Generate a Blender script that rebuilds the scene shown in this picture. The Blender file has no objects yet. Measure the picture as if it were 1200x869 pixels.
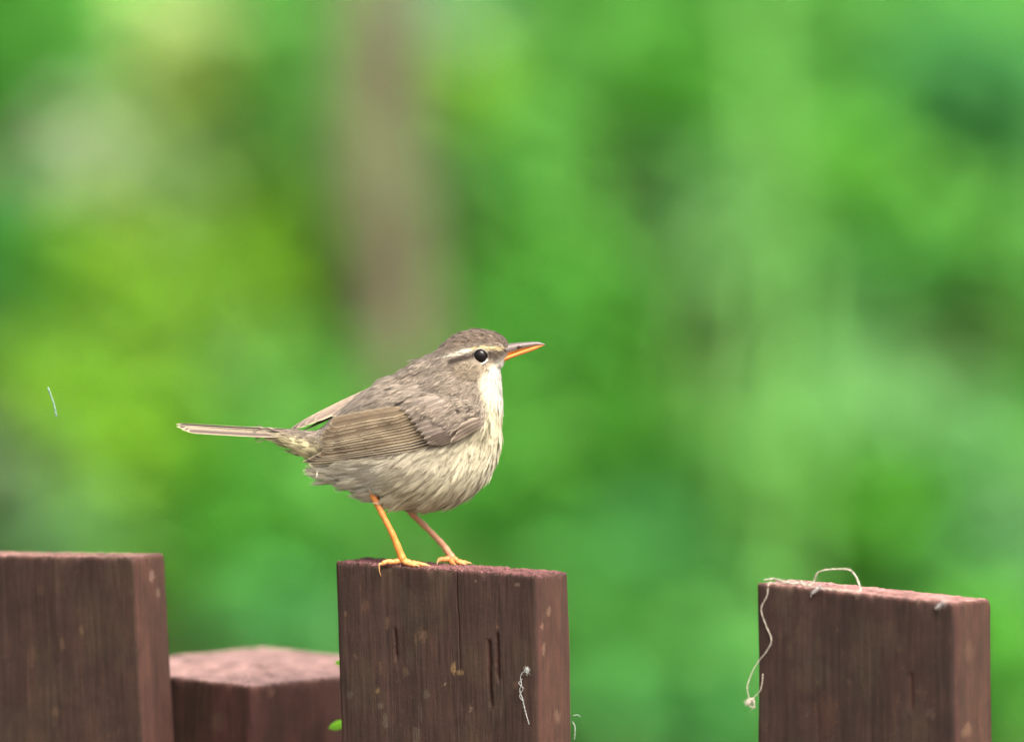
import bpy, math, random
import numpy as np
from mathutils import Vector, bvhtree, kdtree
from mathutils.bvhtree import BVHTree

random.seed(7)
RNG = np.random.default_rng(11)
R = math.radians

# ------------------------------------------------------------------ camera, sky, sun, exposure
SC = bpy.context.scene
COL = SC.collection
S = 0.00029                       # metres per photo pixel at the bird's distance (bird about 12.5 cm long)
DIST = 5.0
PITCH = R(6.3)
CX, CY = 600.0, 434.5
FOC = Vector((0.0, 0.0, 1.064))   # point in the middle of the picture, at the bird's distance
FWD = Vector((0, math.cos(PITCH), -math.sin(PITCH)))
UPV = Vector((0, math.sin(PITCH), math.cos(PITCH)))
CAM = FOC - FWD * DIST
TANP = math.tan(PITCH)
cam = bpy.data.cameras.new('camera')
cam.sensor_width = 36.0
cam.lens = 36.0 * DIST / (1200 * S)
cam.clip_start, cam.clip_end = 0.1, 500
cam.dof.use_dof = True
cam.dof.focus_distance = DIST - 0.006
cam.dof.aperture_fstop = 5.6
cam.dof.aperture_blades = 0
co = bpy.data.objects.new('camera', cam)
COL.objects.link(co)
co.location = CAM
co.rotation_euler = (math.pi / 2 - PITCH, 0, 0)
SC.camera = co

SUN_EL, SUN_AZ = R(57), R(40)     # azimuth from the viewing direction's back-right: sun to the right, a little behind the camera
sun_dir = Vector((math.cos(SUN_EL) * math.sin(SUN_AZ), -math.cos(SUN_EL) * math.cos(SUN_AZ), math.sin(SUN_EL)))
world = bpy.data.worlds.new('World')
SC.world = world
world.use_nodes = True
wn = world.node_tree.nodes
wl = world.node_tree.links
bg = wn['Background']
sky = wn.new('ShaderNodeTexSky')
sky.sky_type = 'NISHITA'
sky.sun_disc = False
sky.sun_elevation = SUN_EL
sky.sun_rotation = math.atan2(sun_dir.x, sun_dir.y)
sky.air_density = 0.4
sky.dust_density = 10.0
sky.ozone_density = 0.1
bg.inputs['Strength'].default_value = 0.15
wl.new(sky.outputs[0], bg.inputs[0])
sl = bpy.data.lights.new('sun', 'SUN')
sl.energy = 1.5
sl.angle = R(35)
sl.color = (1.0, 0.96, 0.9)
so = bpy.data.objects.new('sun', sl)
COL.objects.link(so)
so.location = (2, -3, 6)
so.rotation_euler = sun_dir.to_track_quat('Z', 'Y').to_euler()
SC.view_settings.view_transform = 'Standard'
SC.view_settings.look = 'None'
SC.view_settings.gamma = 1.0
SC.view_settings.exposure = 1.75
SC.render.engine = 'CYCLES'
SC.cycles.use_denoising = True
SC.cycles.max_bounces = 8

# ------------------------------------------------------------------ helpers
def lin(c):
    c = np.asarray(c, float) / 255.0
    return np.where(c <= 0.04045, c / 12.92, ((c + 0.055) / 1.055) ** 2.4)

def P(px, py, y=0.0):
    """photo pixel -> world point on the upright plane at world depth y (metres)"""
    d = FWD * DIST + Vector((1, 0, 0)) * ((px - CX) * S) + UPV * ((CY - py) * S)
    k = (y - CAM.y) / d.y
    return CAM + d * k

def tag(o, label=None, cat=None, group=None, kind=None):
    if label: o['label'] = label
    if cat: o['category'] = cat
    if group: o['group'] = group
    if kind: o['kind'] = kind
    return o

def empty(name, loc):
    o = bpy.data.objects.new(name, None)
    o.empty_display_size = 0.02
    COL.objects.link(o)
    o.location = loc
    return o

def mesh_obj(name, V, F, mat, parent=None, colors=None, uv=None, smooth=True, loc=None):
    """V (n,3) array, F list/array of faces (all tris or all quads when an array)"""
    me = bpy.data.meshes.new(name)
    V = np.asarray(V, dtype=np.float32)
    if isinstance(F, np.ndarray):
        k = F.shape[1]
        me.vertices.add(len(V)); me.vertices.foreach_set('co', V.ravel())
        me.loops.add(F.size); me.loops.foreach_set('vertex_index', F.astype(np.int32).ravel())
        me.polygons.add(len(F))
        me.polygons.foreach_set('loop_start', np.arange(0, F.size, k, dtype=np.int32))
        me.update(calc_edges=True)
    else:
        me.from_pydata(V.tolist(), [], F)
        me.update()
    me.polygons.foreach_set('use_smooth', np.full(len(me.polygons), smooth))
    if colors is not None:
        at = me.color_attributes.new('col', 'FLOAT_COLOR', 'POINT')
        c4 = np.ones((len(V), 4), np.float32); c4[:, :3] = colors
        at.data.foreach_set('color', c4.ravel())
    if uv is not None:
        at = me.attributes.new('st', 'FLOAT_VECTOR', 'POINT')
        u3 = np.zeros((len(V), 3), np.float32); u3[:, :2] = uv
        at.data.foreach_set('vector', u3.ravel())
    me.materials.append(mat)
    me.validate()
    o = bpy.data.objects.new(name, me)
    COL.objects.link(o)
    if parent is not None: o.parent = parent
    if loc is not None: o.location = loc
    return o

def grid_faces(n, m, wrap=False):
    """quads of an n x m vertex grid (row major); wrap closes the m direction"""
    i = np.arange(n - 1)[:, None]
    j = np.arange(m if wrap else m - 1)[None, :]
    j2 = (j + 1) % m
    a = i * m + j; b = i * m + j2; c = (i + 1) * m + j2; d = (i + 1) * m + j
    return np.stack([a, b, c, d], -1).reshape(-1, 4)

def hash3(ix, iy, iz, seed):
    h = (ix * 374761393 + iy * 668265263 + iz * 2147483647 + seed * 974711) & 0xFFFFFFFF
    h = ((h ^ (h >> 13)) * 1274126177) & 0xFFFFFFFF
    h = ((h ^ (h >> 16)) * 2246822519) & 0xFFFFFFFF
    return ((h ^ (h >> 15)) & 0xFFFFFF) / float(0xFFFFFF)

def vnoise(x, y, z=0.0, seed=0):
    """vectorised value noise in -1..1"""
    x, y, z = np.broadcast_arrays(np.asarray(x, float), np.asarray(y, float), np.asarray(z, float))
    ix, iy, iz = (np.floor(a).astype(np.int64) for a in (x, y, z))
    fx, fy, fz = x - ix, y - iy, z - iz
    fx, fy, fz = (f * f * (3 - 2 * f) for f in (fx, fy, fz))
    r = 0
    for dx in (0, 1):
        for dy in (0, 1):
            for dz in (0, 1):
                w = (fx if dx else 1 - fx) * (fy if dy else 1 - fy) * (fz if dz else 1 - fz)
                r = r + w * hash3(ix + dx, iy + dy, iz + dz, seed)
    return r * 2 - 1

def smooth01(x, a, b):
    t = np.clip((x - a) / (b - a), 0, 1)
    return t * t * (3 - 2 * t)

def tube(pts, rad, n=10, caps=True):
    """tapered tube through 3D points (Catmull-Rom already applied by the caller); returns V, quads"""
    pts = np.asarray(pts, float); rad = np.asarray(rad, float)
    T = np.gradient(pts, axis=0); T /= np.linalg.norm(T, axis=1)[:, None] + 1e-12
    up = np.array([0.13, 0.97, 0.2]); V = []
    prev = None
    for p, t, r in zip(pts, T, rad):
        if prev is None:
            a = np.cross(t, up)
            if np.linalg.norm(a) < 0.1: a = np.cross(t, [1, 0, 0])
        else:
            a = prev - t * np.dot(prev, t)
        a /= np.linalg.norm(a); prev = a
        b = np.cross(t, a)
        ang = np.linspace(0, 2 * math.pi, n, endpoint=False)
        V.append(p + r * (np.cos(ang)[:, None] * a + np.sin(ang)[:, None] * b))
    V = np.concatenate(V)
    F = grid_faces(len(pts), n, True)
    if caps:
        k = len(V)
        V = np.vstack([V, pts[0] - T[0] * rad[0] * .3, pts[-1] + T[-1] * rad[-1] * .6])
        ring0 = np.arange(n); ring1 = np.arange(n) + (len(pts) - 1) * n
        c0 = np.stack([np.full(n, k), np.roll(ring0, -1), ring0, ring0], -1)
        c1 = np.stack([np.full(n, k + 1), ring1, np.roll(ring1, -1), np.roll(ring1, -1)], -1)
        F = [list(f) for f in F] + [list(f[:3]) for f in c0] + [list(f[:3]) for f in c1]
    return V, F

def spline(ctrl, n):
    """Catmull-Rom through control rows (any number of columns)"""
    c = np.asarray(ctrl, float)
    c = np.vstack([2 * c[0] - c[1], c, 2 * c[-1] - c[-2]])
    m = len(c) - 3
    out = []
    for q in np.linspace(0, m - 1e-9, n):
        i = int(q); t = q - i
        p0, p1, p2, p3 = c[i:i + 4]
        out.append(.5 * (2 * p1 + (p2 - p0) * t + (2 * p0 - 5 * p1 + 4 * p2 - p3) * t * t + (3 * p1 - p0 - 3 * p2 + p3) * t ** 3))
    return np.array(out)

# ------------------------------------------------------------------ materials
def new_mat(name):
    m = bpy.data.materials.new(name)
    m.use_nodes = True
    nt = m.node_tree
    return m, nt, nt.nodes['Principled BSDF'], nt.nodes['Material Output']

def attr_mat(name, rough=0.7, spec=0.3, sheen=0.0, translucent=0.0, noise=None, bump=None, attr='col', coat=0.0):
    m, nt, b, out = new_mat(name)
    at = nt.nodes.new('ShaderNodeAttribute'); at.attribute_name = attr
    colsock = at.outputs['Color']
    tc = nt.nodes.new('ShaderNodeTexCoord')
    if noise:
        scale, lo, hi = noise
        n = nt.nodes.new('ShaderNodeTexNoise'); n.inputs['Scale'].default_value = scale
        n.inputs['Detail'].default_value = 6
        nt.links.new(tc.outputs['Object'], n.inputs['Vector'])
        mr = nt.nodes.new('ShaderNodeMapRange')
        mr.inputs['From Min'].default_value = .3; mr.inputs['From Max'].default_value = .7
        mr.inputs['To Min'].default_value = lo; mr.inputs['To Max'].default_value = hi
        nt.links.new(n.outputs['Fac'], mr.inputs['Value'])
        mx = nt.nodes.new('ShaderNodeMix'); mx.data_type = 'RGBA'; mx.blend_type = 'MULTIPLY'
        mx.inputs['Factor'].default_value = 1
        nt.links.new(colsock, mx.inputs['A']); nt.links.new(mr.outputs[0], mx.inputs['B'])
        colsock = mx.outputs['Result']
    nt.links.new(colsock, b.inputs['Base Color'])
    b.inputs['Roughness'].default_value = rough
    b.inputs['Specular IOR Level'].default_value = spec
    b.inputs['Sheen Weight'].default_value = sheen
    b.inputs['Coat Weight'].default_value = coat
    if bump:
        scale, dist = bump
        n = nt.nodes.new('ShaderNodeTexNoise'); n.inputs['Scale'].default_value = scale
        n.inputs['Detail'].default_value = 5
        nt.links.new(tc.outputs['Object'], n.inputs['Vector'])
        bp = nt.nodes.new('ShaderNodeBump'); bp.inputs['Distance'].default_value = dist
        nt.links.new(n.outputs['Fac'], bp.inputs['Height'])
        nt.links.new(bp.outputs[0], b.inputs['Normal'])
    if translucent:
        tr = nt.nodes.new('ShaderNodeBsdfTranslucent')
        nt.links.new(colsock, tr.inputs['Color'])
        ms = nt.nodes.new('ShaderNodeMixShader'); ms.inputs[0].default_value = translucent
        nt.links.new(b.outputs[0], ms.inputs[1]); nt.links.new(tr.outputs[0], ms.inputs[2])
        nt.links.new(ms.outputs[0], out.inputs['Surface'])
    return m

def feather_mat(name):
    """flight feathers: colour attribute plus fine barb lines running obliquely off the shaft ('st' = along, across, in pixels)"""
    m, nt, b, out = new_mat(name)
    at = nt.nodes.new('ShaderNodeAttribute'); at.attribute_name = 'col'
    st = nt.nodes.new('ShaderNodeAttribute'); st.attribute_name = 'st'
    sep = nt.nodes.new('ShaderNodeSeparateXYZ'); nt.links.new(st.outputs['Vector'], sep.inputs[0])
    ab = nt.nodes.new('ShaderNodeMath'); ab.operation = 'ABSOLUTE'; nt.links.new(sep.outputs['Y'], ab.inputs[0])
    mu = nt.nodes.new('ShaderNodeMath'); mu.operation = 'MULTIPLY_ADD'
    mu.inputs[1].default_value = -1.6; nt.links.new(ab.outputs[0], mu.inputs[0]); nt.links.new(sep.outputs['X'], mu.inputs[2])
    cmb = nt.nodes.new('ShaderNodeCombineXYZ'); nt.links.new(mu.outputs[0], cmb.inputs['X'])
    sc2 = nt.nodes.new('ShaderNodeMath'); sc2.operation = 'MULTIPLY'; sc2.inputs[1].default_value = .12
    nt.links.new(sep.outputs['Y'], sc2.inputs[0]); nt.links.new(sc2.outputs[0], cmb.inputs['Y'])
    n = nt.nodes.new('ShaderNodeTexNoise'); n.inputs['Scale'].default_value = .9; n.inputs['Detail'].default_value = 3
    nt.links.new(cmb.outputs[0], n.inputs['Vector'])
    mr = nt.nodes.new('ShaderNodeMapRange')
    mr.inputs['From Min'].default_value = .3; mr.inputs['From Max'].default_value = .7
    mr.inputs['To Min'].default_value = .74; mr.inputs['To Max'].default_value = 1.22
    nt.links.new(n.outputs['Fac'], mr.inputs['Value'])
    mx = nt.nodes.new('ShaderNodeMix'); mx.data_type = 'RGBA'; mx.blend_type = 'MULTIPLY'; mx.inputs['Factor'].default_value = 1
    nt.links.new(at.outputs['Color'], mx.inputs['A']); nt.links.new(mr.outputs[0], mx.inputs['B'])
    nt.links.new(mx.outputs['Result'], b.inputs['Base Color'])
    bp = nt.nodes.new('ShaderNodeBump'); bp.inputs['Distance'].default_value = .00012; bp.inputs['Strength'].default_value = .6
    nt.links.new(n.outputs['Fac'], bp.inputs['Height']); nt.links.new(bp.outputs[0], b.inputs['Normal'])
    b.inputs['Roughness'].default_value = .6
    b.inputs['Specular IOR Level'].default_value = .25
    b.inputs['Sheen Weight'].default_value = .15
    return m

def wood_mat():
    m, nt, b, out = new_mat('stained_wood')
    at = nt.nodes.new('ShaderNodeAttribute'); at.attribute_name = 'col'
    tc = nt.nodes.new('ShaderNodeTexCoord')
    mp = nt.nodes.new('ShaderNodeMapping'); mp.inputs['Scale'].default_value = (1400, 1400, 70)
    nt.links.new(tc.outputs['Object'], mp.inputs[0])
    n1 = nt.nodes.new('ShaderNodeTexNoise'); n1.inputs['Scale'].default_value = 1; n1.inputs['Detail'].default_value = 6; n1.inputs['Roughness'].default_value = .65
    nt.links.new(mp.outputs[0], n1.inputs['Vector'])
    n2 = nt.nodes.new('ShaderNodeTexNoise'); n2.inputs['Scale'].default_value = 2600; n2.inputs['Detail'].default_value = 4
    nt.links.new(tc.outputs['Object'], n2.inputs['Vector'])
    n3 = nt.nodes.new('ShaderNodeTexNoise'); n3.inputs['Scale'].default_value = 130; n3.inputs['Detail'].default_value = 5
    nt.links.new(tc.outputs['Object'], n3.inputs['Vector'])
    def mrng(src, lo, hi, a=.3, z=.7):
        mr = nt.nodes.new('ShaderNodeMapRange')
        mr.inputs['From Min'].default_value = a; mr.inputs['From Max'].default_value = z
        mr.inputs['To Min'].default_value = lo; mr.inputs['To Max'].default_value = hi
        nt.links.new(src, mr.inputs['Value']); return mr.outputs[0]
    cs = at.outputs['Color']
    for src, lo, hi in ((n1.outputs['Fac'], .80, 1.22), (n2.outputs['Fac'], .74, 1.28), (n3.outputs['Fac'], .78, 1.2)):
        mx = nt.nodes.new('ShaderNodeMix'); mx.data_type = 'RGBA'; mx.blend_type = 'MULTIPLY'; mx.inputs['Factor'].default_value = 1
        nt.links.new(cs, mx.inputs['A']); nt.links.new(mrng(src, lo, hi), mx.inputs['B'])
        cs = mx.outputs['Result']
    nt.links.new(cs, b.inputs['Base Color'])
    ad = nt.nodes.new('ShaderNodeMath'); ad.operation = 'MULTIPLY_ADD'; ad.inputs[1].default_value = .6
    nt.links.new(n2.outputs['Fac'], ad.inputs[0]); nt.links.new(n1.outputs['Fac'], ad.inputs[2])
    bp = nt.nodes.new('ShaderNodeBump'); bp.inputs['Distance'].default_value = .0002; bp.inputs['Strength'].default_value = .5
    nt.links.new(ad.outputs[0], bp.inputs['Height']); nt.links.new(bp.outputs[0], b.inputs['Normal'])
    b.inputs['Roughness'].default_value = .8
    b.inputs['Specular IOR Level'].default_value = .25
    return m

def leaf_mat():
    m = attr_mat('leaf_surface', rough=.55, spec=.25, translucent=.4, noise=(25, .85, 1.12))
    return m

def ground_mat():
    m, nt, b, out = new_mat('grass_and_added_soil')
    tc = nt.nodes.new('ShaderNodeTexCoord')
    n = nt.nodes.new('ShaderNodeTexNoise'); n.inputs['Scale'].default_value = 3; n.inputs['Detail'].default_value = 8
    nt.links.new(tc.outputs['Object'], n.inputs['Vector'])
    cr = nt.nodes.new('ShaderNodeValToRGB')
    cr.color_ramp.elements[0].color = (.05, .19, .03, 1); cr.color_ramp.elements[1].color = (.07, .25, .035, 1)
    cr.color_ramp.elements[0].position = .35; cr.color_ramp.elements[1].position = .65
    nt.links.new(n.outputs['Fac'], cr.inputs[0]); nt.links.new(cr.outputs[0], b.inputs['Base Color'])
    soil = nt.nodes.new('ShaderNodeValToRGB')  # unseen bare earth, added to keep green bounce light off the bird
    soil.color_ramp.elements[0].color = (.07, .058, .045, 1); soil.color_ramp.elements[1].color = (.13, .11, .085, 1)
    nt.links.new(n.outputs['Fac'], soil.inputs[0])
    sx = nt.nodes.new('ShaderNodeSeparateXYZ'); nt.links.new(tc.outputs['Object'], sx.inputs[0])
    mr = nt.nodes.new('ShaderNodeMapRange'); mr.inputs['From Min'].default_value = 1.6; mr.inputs['From Max'].default_value = 2.4
    nt.links.new(sx.outputs['Y'], mr.inputs['Value'])
    mx = nt.nodes.new('ShaderNodeMix'); mx.data_type = 'RGBA'
    nt.links.new(mr.outputs[0], mx.inputs['Factor']); nt.links.new(soil.outputs[0], mx.inputs['A']); nt.links.new(cr.outputs[0], mx.inputs['B'])
    nt.links.new(mx.outputs['Result'], b.inputs['Base Color'])
    b.inputs['Roughness'].default_value = .95
    return m

M_wood = wood_mat()
M_leaf = leaf_mat()
M_ground = ground_mat()
M_bark = attr_mat('bark', rough=.9, spec=.15, noise=(40, .7, 1.25), bump=(90, .004))
M_plume = attr_mat('plumage', rough=.85, spec=.12, sheen=.25, translucent=.12)
M_feather = feather_mat('flight_feather')
M_bill = attr_mat('bill_horn', rough=.34, spec=.45, noise=(1500, .85, 1.12), coat=.1)
M_leg = attr_mat('leg_scales', rough=.42, spec=.4, noise=(2200, .8, 1.18), bump=(1800, .00015))
M_thread = attr_mat('pale_thread', rough=.9, spec=.1, translucent=.3)
M_eye, _nt, _b, _o = new_mat('eye_gloss')
_b.inputs['Base Color'].default_value = (.006, .005, .005, 1)
_b.inputs['Roughness'].default_value = .04
_b.inputs['Specular IOR Level'].default_value = .26
_b.inputs['IOR'].default_value = 1.38

# ------------------------------------------------------------------ ground and undergrowth behind the fence
def bank(x, y):
    """height of the leafy bank added behind the fence to catch more sky light"""
    x = np.asarray(x, float); y = np.asarray(y, float)
    t = np.clip((y - 3.0) / 2.2, 0, 1)
    return 2.2 * (t * .8 + .2 * t * t * (3 - 2 * t)) + .04 * vnoise(x * 1.7, y * 1.7, 0, 6) * (t > 0)
def on_bank(px, py, up=.05):
    y = 3.6
    for _ in range(12):
        q = P(px, py, y); y += (q.z - up - float(bank(q.x, y))) * .6
    return y
GN = 90
gx = np.sign(np.linspace(-1, 1, GN)) * np.abs(np.linspace(-1, 1, GN)) ** 2.2 * 220
gx, gy = np.meshgrid(gx, gx + 4.4)
gz = vnoise(gx * .35, gy * .35, 0, 3) * .02 + bank(gx, gy)  # ground raised into an added slope so the leaves are evenly lit
g = mesh_obj('ground', np.stack([gx, gy, gz - .03], -1).reshape(-1, 3), grid_faces(GN, GN), M_ground)
tag(g, 'unseen bare earth added under the fence for neutral bounce light, rising to an added green bank behind it', None, None, 'structure')

LEAF_T = np.array([[0, 0, 0], [.28, .30, .05], [.28, -.30, .05], [.62, .27, .03], [.62, -.27, .03], [1, 0, -.10], [.30, 0, -.02], [.64, 0, -.05]])
LEAF_F = np.array([[0, 6, 1], [0, 2, 6], [1, 6, 7], [1, 7, 3], [6, 2, 4], [6, 4, 7], [3, 7, 5], [7, 4, 5]])

def leaf_mesh(pos, size, colors, rng, droop=.25, width=1.0):
    """many leaves, each eight triangles, random heading, blades tipped towards the sky"""
    n = len(pos)
    yaw = rng.uniform(0, 2 * math.pi, n); pit = rng.normal(-droop, .38, n); rol = rng.normal(0, .45, n)
    cy, sy, cp, sp, cr, sr = np.cos(yaw), np.sin(yaw), np.cos(pit), np.sin(pit), np.cos(rol), np.sin(rol)
    ex = np.stack([cy * cp, sy * cp, sp], -1)
    side = np.stack([-sy, cy, np.zeros(n)], -1)
    up = np.cross(ex, side)
    ey = side * cr[:, None] + up * sr[:, None]
    ez = np.cross(ex, ey)
    T = LEAF_T * np.array([1, width, 1])
    V = pos[:, None, :] + size[:, None, None] * (T[None, :, 0:1] * ex[:, None] + T[None, :, 1:2] * ey[:, None] + T[None, :, 2:3] * ez[:, None])
    F = (np.arange(n)[:, None, None] * 8 + LEAF_F[None]).reshape(-1, 3)
    C = np.repeat(colors, 8, 0)
    return V.reshape(-1, 3), F, C

def leaf_colors(base, n, rng, spread=.18):
    base = np.asarray(base, float)
    v = np.exp(rng.normal(0, spread, n))[:, None]
    hue = rng.normal(0, .08, n)[:, None]
    c = base[None] * v * np.concatenate([1 + hue, np.ones((n, 1)), 1 - hue], 1)
    return np.clip(c, .005, .9)

GREEN = (.075, .300, .032)
MID = (.100, .325, .052)
YELLOW = (.250, .410, .008)
LIME = (.165, .380, .018)
PALE = (.300, .440, .190)
SILVER = (.135, .345, .105)
BLUE = (.068, .280, .066)
DARK = (.055, .240, .026)

def plant(name, label, cat, px, py, y, rpx, rpy, color, nleaf, leaf, group, nstem=5, stem_col=(.08, .16, .04), spread=.13, droop=.25, width=1.0):
    """a leafy plant rooted in the ground whose crown is centred where the photo shows it; stems run up from the root"""
    rng = np.random.default_rng(int(px * 7 + py * 13 + y * 100) & 0xFFFF)
    leaf, nleaf = leaf * .68, int(nleaf * 2.1)
    y = on_bank(px, py, .07) - .03
    c = P(px, py, y)
    k = S * (y - CAM.y) / DIST
    rx, rz = rpx * k, rpy * k
    gyy = y - .05; root = empty(name, (c.x + rng.normal(0, .03), gyy, float(bank(c.x, gyy))))
    tag(root, label, cat, group)
    ro = np.array(root.location)
    # leaves fill an uneven ellipsoid, denser in clumps
    ncl = max(6, nleaf // 14)
    u = rng.normal(size=(ncl, 3)); u /= np.linalg.norm(u, axis=1)[:, None]
    cl = u * (rng.uniform(0, 1, ncl) ** .4)[:, None]
    cl = cl * np.array([rx, .035, rz]); cl[:, 1] += cl[:, 2] * .7; cl = np.array([c.x, c.y, c.z]) + cl
    pos = cl[rng.integers(0, ncl, nleaf)] + rng.normal(0, .38, (nleaf, 3)) * leaf
    pos[:, 2] = np.maximum(pos[:, 2], bank(pos[:, 0], pos[:, 1]) + .01)
    V, F, C = leaf_mesh(pos, leaf * rng.uniform(.6, 1.25, nleaf), leaf_colors(color, nleaf, rng, spread), rng, droop, width)
    mesh_obj('foliage', V - ro, F, M_leaf, root, C)
    for i in range(nstem):
        e = cl[rng.integers(0, ncl)]
        b = ro + np.array([rng.normal(0, .025), rng.normal(0, .025), -.05])
        mid = b * .45 + e * .55 + np.array([rng.normal(0, .02), rng.normal(0, .02), .04])
        pts = spline([b, mid, e], 9)
        Vs, Fs = tube(pts - ro, np.linspace(.006, .0022, 9), 6)
        mesh_obj('stem', Vs, Fs, M_bark, root, np.tile(np.array(stem_col), (len(Vs), 1)))
    return root

G1 = 'leafy plants in the undergrowth'
# (kind, px, py, depth m, radius px x, radius px y, colour, leaves, leaf size m)
PL = [
 ('leafy_shrub', 'yellow-green leafy shrub, widest of the clump left of the brown tree trunk', 120, 420, 2.7, 90, 150, LIME, 300, .045),
 ('leafy_shrub', 'bright yellow-green sprig of leaves just below the whitish flower cluster', 120, 282, 2.5, 45, 26, YELLOW, 60, .04),
 ('leafy_shrub', 'yellow-green bush with acid yellow leaves close left of the brown tree trunk', 300, 320, 2.7, 48, 70, LIME, 130, .04),
 ('leafy_shrub', 'olive yellow leaves under the pale cream leaf tuft', 240, 105, 2.9, 60, 28, (.24, .36, .03), 90, .04),
 ('leafy_shrub', 'low yellow-green shrub behind the tail of the bird', 170, 560, 2.6, 75, 110, LIME, 220, .045),
 ('leafy_shrub', 'pale mint green low plant behind the wide cut-off post', 120, 640, 2.5, 60, 55, SILVER, 110, .04),
 ('leafy_shrub', 'grey green dull leaves at the foot of the yellow-green clump', 20, 560, 2.8, 45, 60, (.13, .22, .10), 90, .045),
 ('leafy_shrub', 'dark green bush below the tail of the bird', 300, 620, 2.8, 90, 80, GREEN, 200, .05),
 ('leafy_shrub', 'deep blue-green plant behind the low square post', 330, 700, 2.7, 45, 45, BLUE, 90, .045),
 ('leafy_shrub', 'light green plant against the foot of the brown tree trunk', 330, 490, 2.9, 85, 60, MID, 180, .045),
 ('leafy_shrub', 'small bright green sprig to the right of the brown trunk', 535, 95, 2.6, 26, 26, LIME, 36, .035),
 ('leafy_shrub', 'grey-green silvery leaves beside the top of the brown trunk', 500, 14, 2.9, 42, 26, (.16, .28, .16), 60, .04),
 ('leafy_shrub', 'mid green shrub with mint tinted leaves right of the trunk', 600, 190, 3.1, 80, 70, MID, 200, .045),
 ('leafy_shrub', 'deep green bush behind the head of the bird', 640, 380, 3.2, 90, 90, GREEN, 240, .05),
 ('leafy_shrub', 'vivid green plant in front of the beak of the bird', 690, 480, 2.8, 48, 32, (.05, .24, .012), 80, .04),
 ('leafy_shrub', 'dark glossy green plant beneath the vivid green one', 745, 540, 2.9, 50, 45, (.062, .275, .022), 110, .045),
 ('leafy_shrub', 'blue-green shrub between the two tall posts', 760, 650, 2.9, 80, 55, BLUE, 160, .05),
 ('leafy_shrub', 'blue-green low plant between the two tall posts, beneath a lighter one', 800, 800, 2.7, 70, 60, BLUE, 140, .045),
 ('leafy_shrub', 'mid green shrub filling the gap between the two tall posts', 730, 750, 3.0, 80, 90, MID, 200, .045),
 ('leafy_shrub', 'silvery green leaves against the upper part of the pale tall stalk', 830, 205, 2.8, 38, 24, SILVER, 60, .04),
 ('leafy_shrub', 'pale silvery sprig half way up the pale tall stalk', 845, 315, 2.8, 36, 22, SILVER, 55, .04),
 ('leafy_shrub', 'dark green leaves to the left of the tip of the pale tall stalk', 795, 110, 3.0, 50, 55, (.062, .275, .022), 110, .045),
 ('leafy_shrub', 'bright green bush right of the pale tall stalk', 1020, 240, 2.9, 75, 90, (.07, .29, .02), 220, .045),
 ('leafy_shrub', 'deep blue-green bush, farthest from the brown trunk', 1150, 110, 3.2, 75, 85, (.055, .240, .058), 230, .05),
 ('leafy_shrub', 'light green bush below the deep blue-green one', 1150, 270, 2.9, 65, 60, MID, 160, .045),
 ('leafy_shrub', 'blue-tinted leaves below the bright green bush', 1040, 335, 3.0, 45, 28, BLUE, 70, .045),
 ('leafy_shrub', 'silvery mint green shrub above the post carrying the thread', 980, 470, 2.7, 75, 40, SILVER, 130, .04),
 ('leafy_shrub', 'pale silver green plant to the right of the mint green shrub', 1140, 520, 2.7, 50, 45, SILVER, 100, .04),
 ('leafy_shrub', 'vivid green shrub just above the post carrying the thread', 1040, 590, 2.9, 80, 60, (.06, .27, .016), 180, .045),
 ('leafy_shrub', 'dull blue-grey green plant beside the side face of the thread post', 1160, 640, 2.8, 50, 36, (.08, .22, .09), 90, .045),
 ('leafy_shrub', 'fresh green plant behind the side face of the thread post', 1180, 770, 2.9, 60, 90, GREEN, 160, .045),
 ('leafy_shrub', 'mid green plant with darker leaves behind the bird and its post', 560, 560, 3.1, 120, 100, GREEN, 280, .05),
 ('leafy_shrub', 'mid green bush at the upper left edge of the undergrowth, beyond the whitish cluster', 30, 70, 3.1, 80, 90, (.065, .27, .03), 200, .045),
 ('leafy_shrub', 'mint green bush between the cream leaf tuft and the brown trunk', 330, 100, 3.1, 50, 110, MID, 180, .045),
 ('leafy_shrub', 'mid green shrub under the mint green bush', 20, 330, 3.1, 60, 120, (.055, .26, .045), 180, .045),
]
for (nm, lb, px, py, y, rx, ry, colr, nl, lf) in PL:
    plant(nm, lb, 'shrub', px, py, y, rx, ry, colr, nl, lf, G1)
# pale tufts
plant('flowering_plant', 'whitish green flower cluster above the yellow-green sprig', 'plant', 108, 170, 2.45, 54, 46, (.44, .56, .34), 230, .026, None, 6, spread=.1, droop=.5)
plant('leafy_shrub', 'pale cream-green leaf tuft above the olive yellow leaves', 'shrub', 222, 45, 2.7, 46, 40, (.44, .58, .22), 120, .035, G1, 5, spread=.12)
plant('leafy_shrub', 'greyish pale green leaves between whitish cluster and brown trunk', 'shrub', 215, 190, 2.8, 55, 45, (.24, .40, .13), 110, .04, G1, 5)
plant('leafy_shrub', 'pale lime leaves between the two acid yellow sprigs', 'shrub', 130, 365, 2.45, 52, 38, (.22, .40, .10), 100, .04, G1, 5)
plant('leafy_shrub', 'acid yellow sprig below the pale lime leaves', 'shrub', 185, 402, 2.4, 38, 22, YELLOW, 44, .035, G1, 4)

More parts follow.
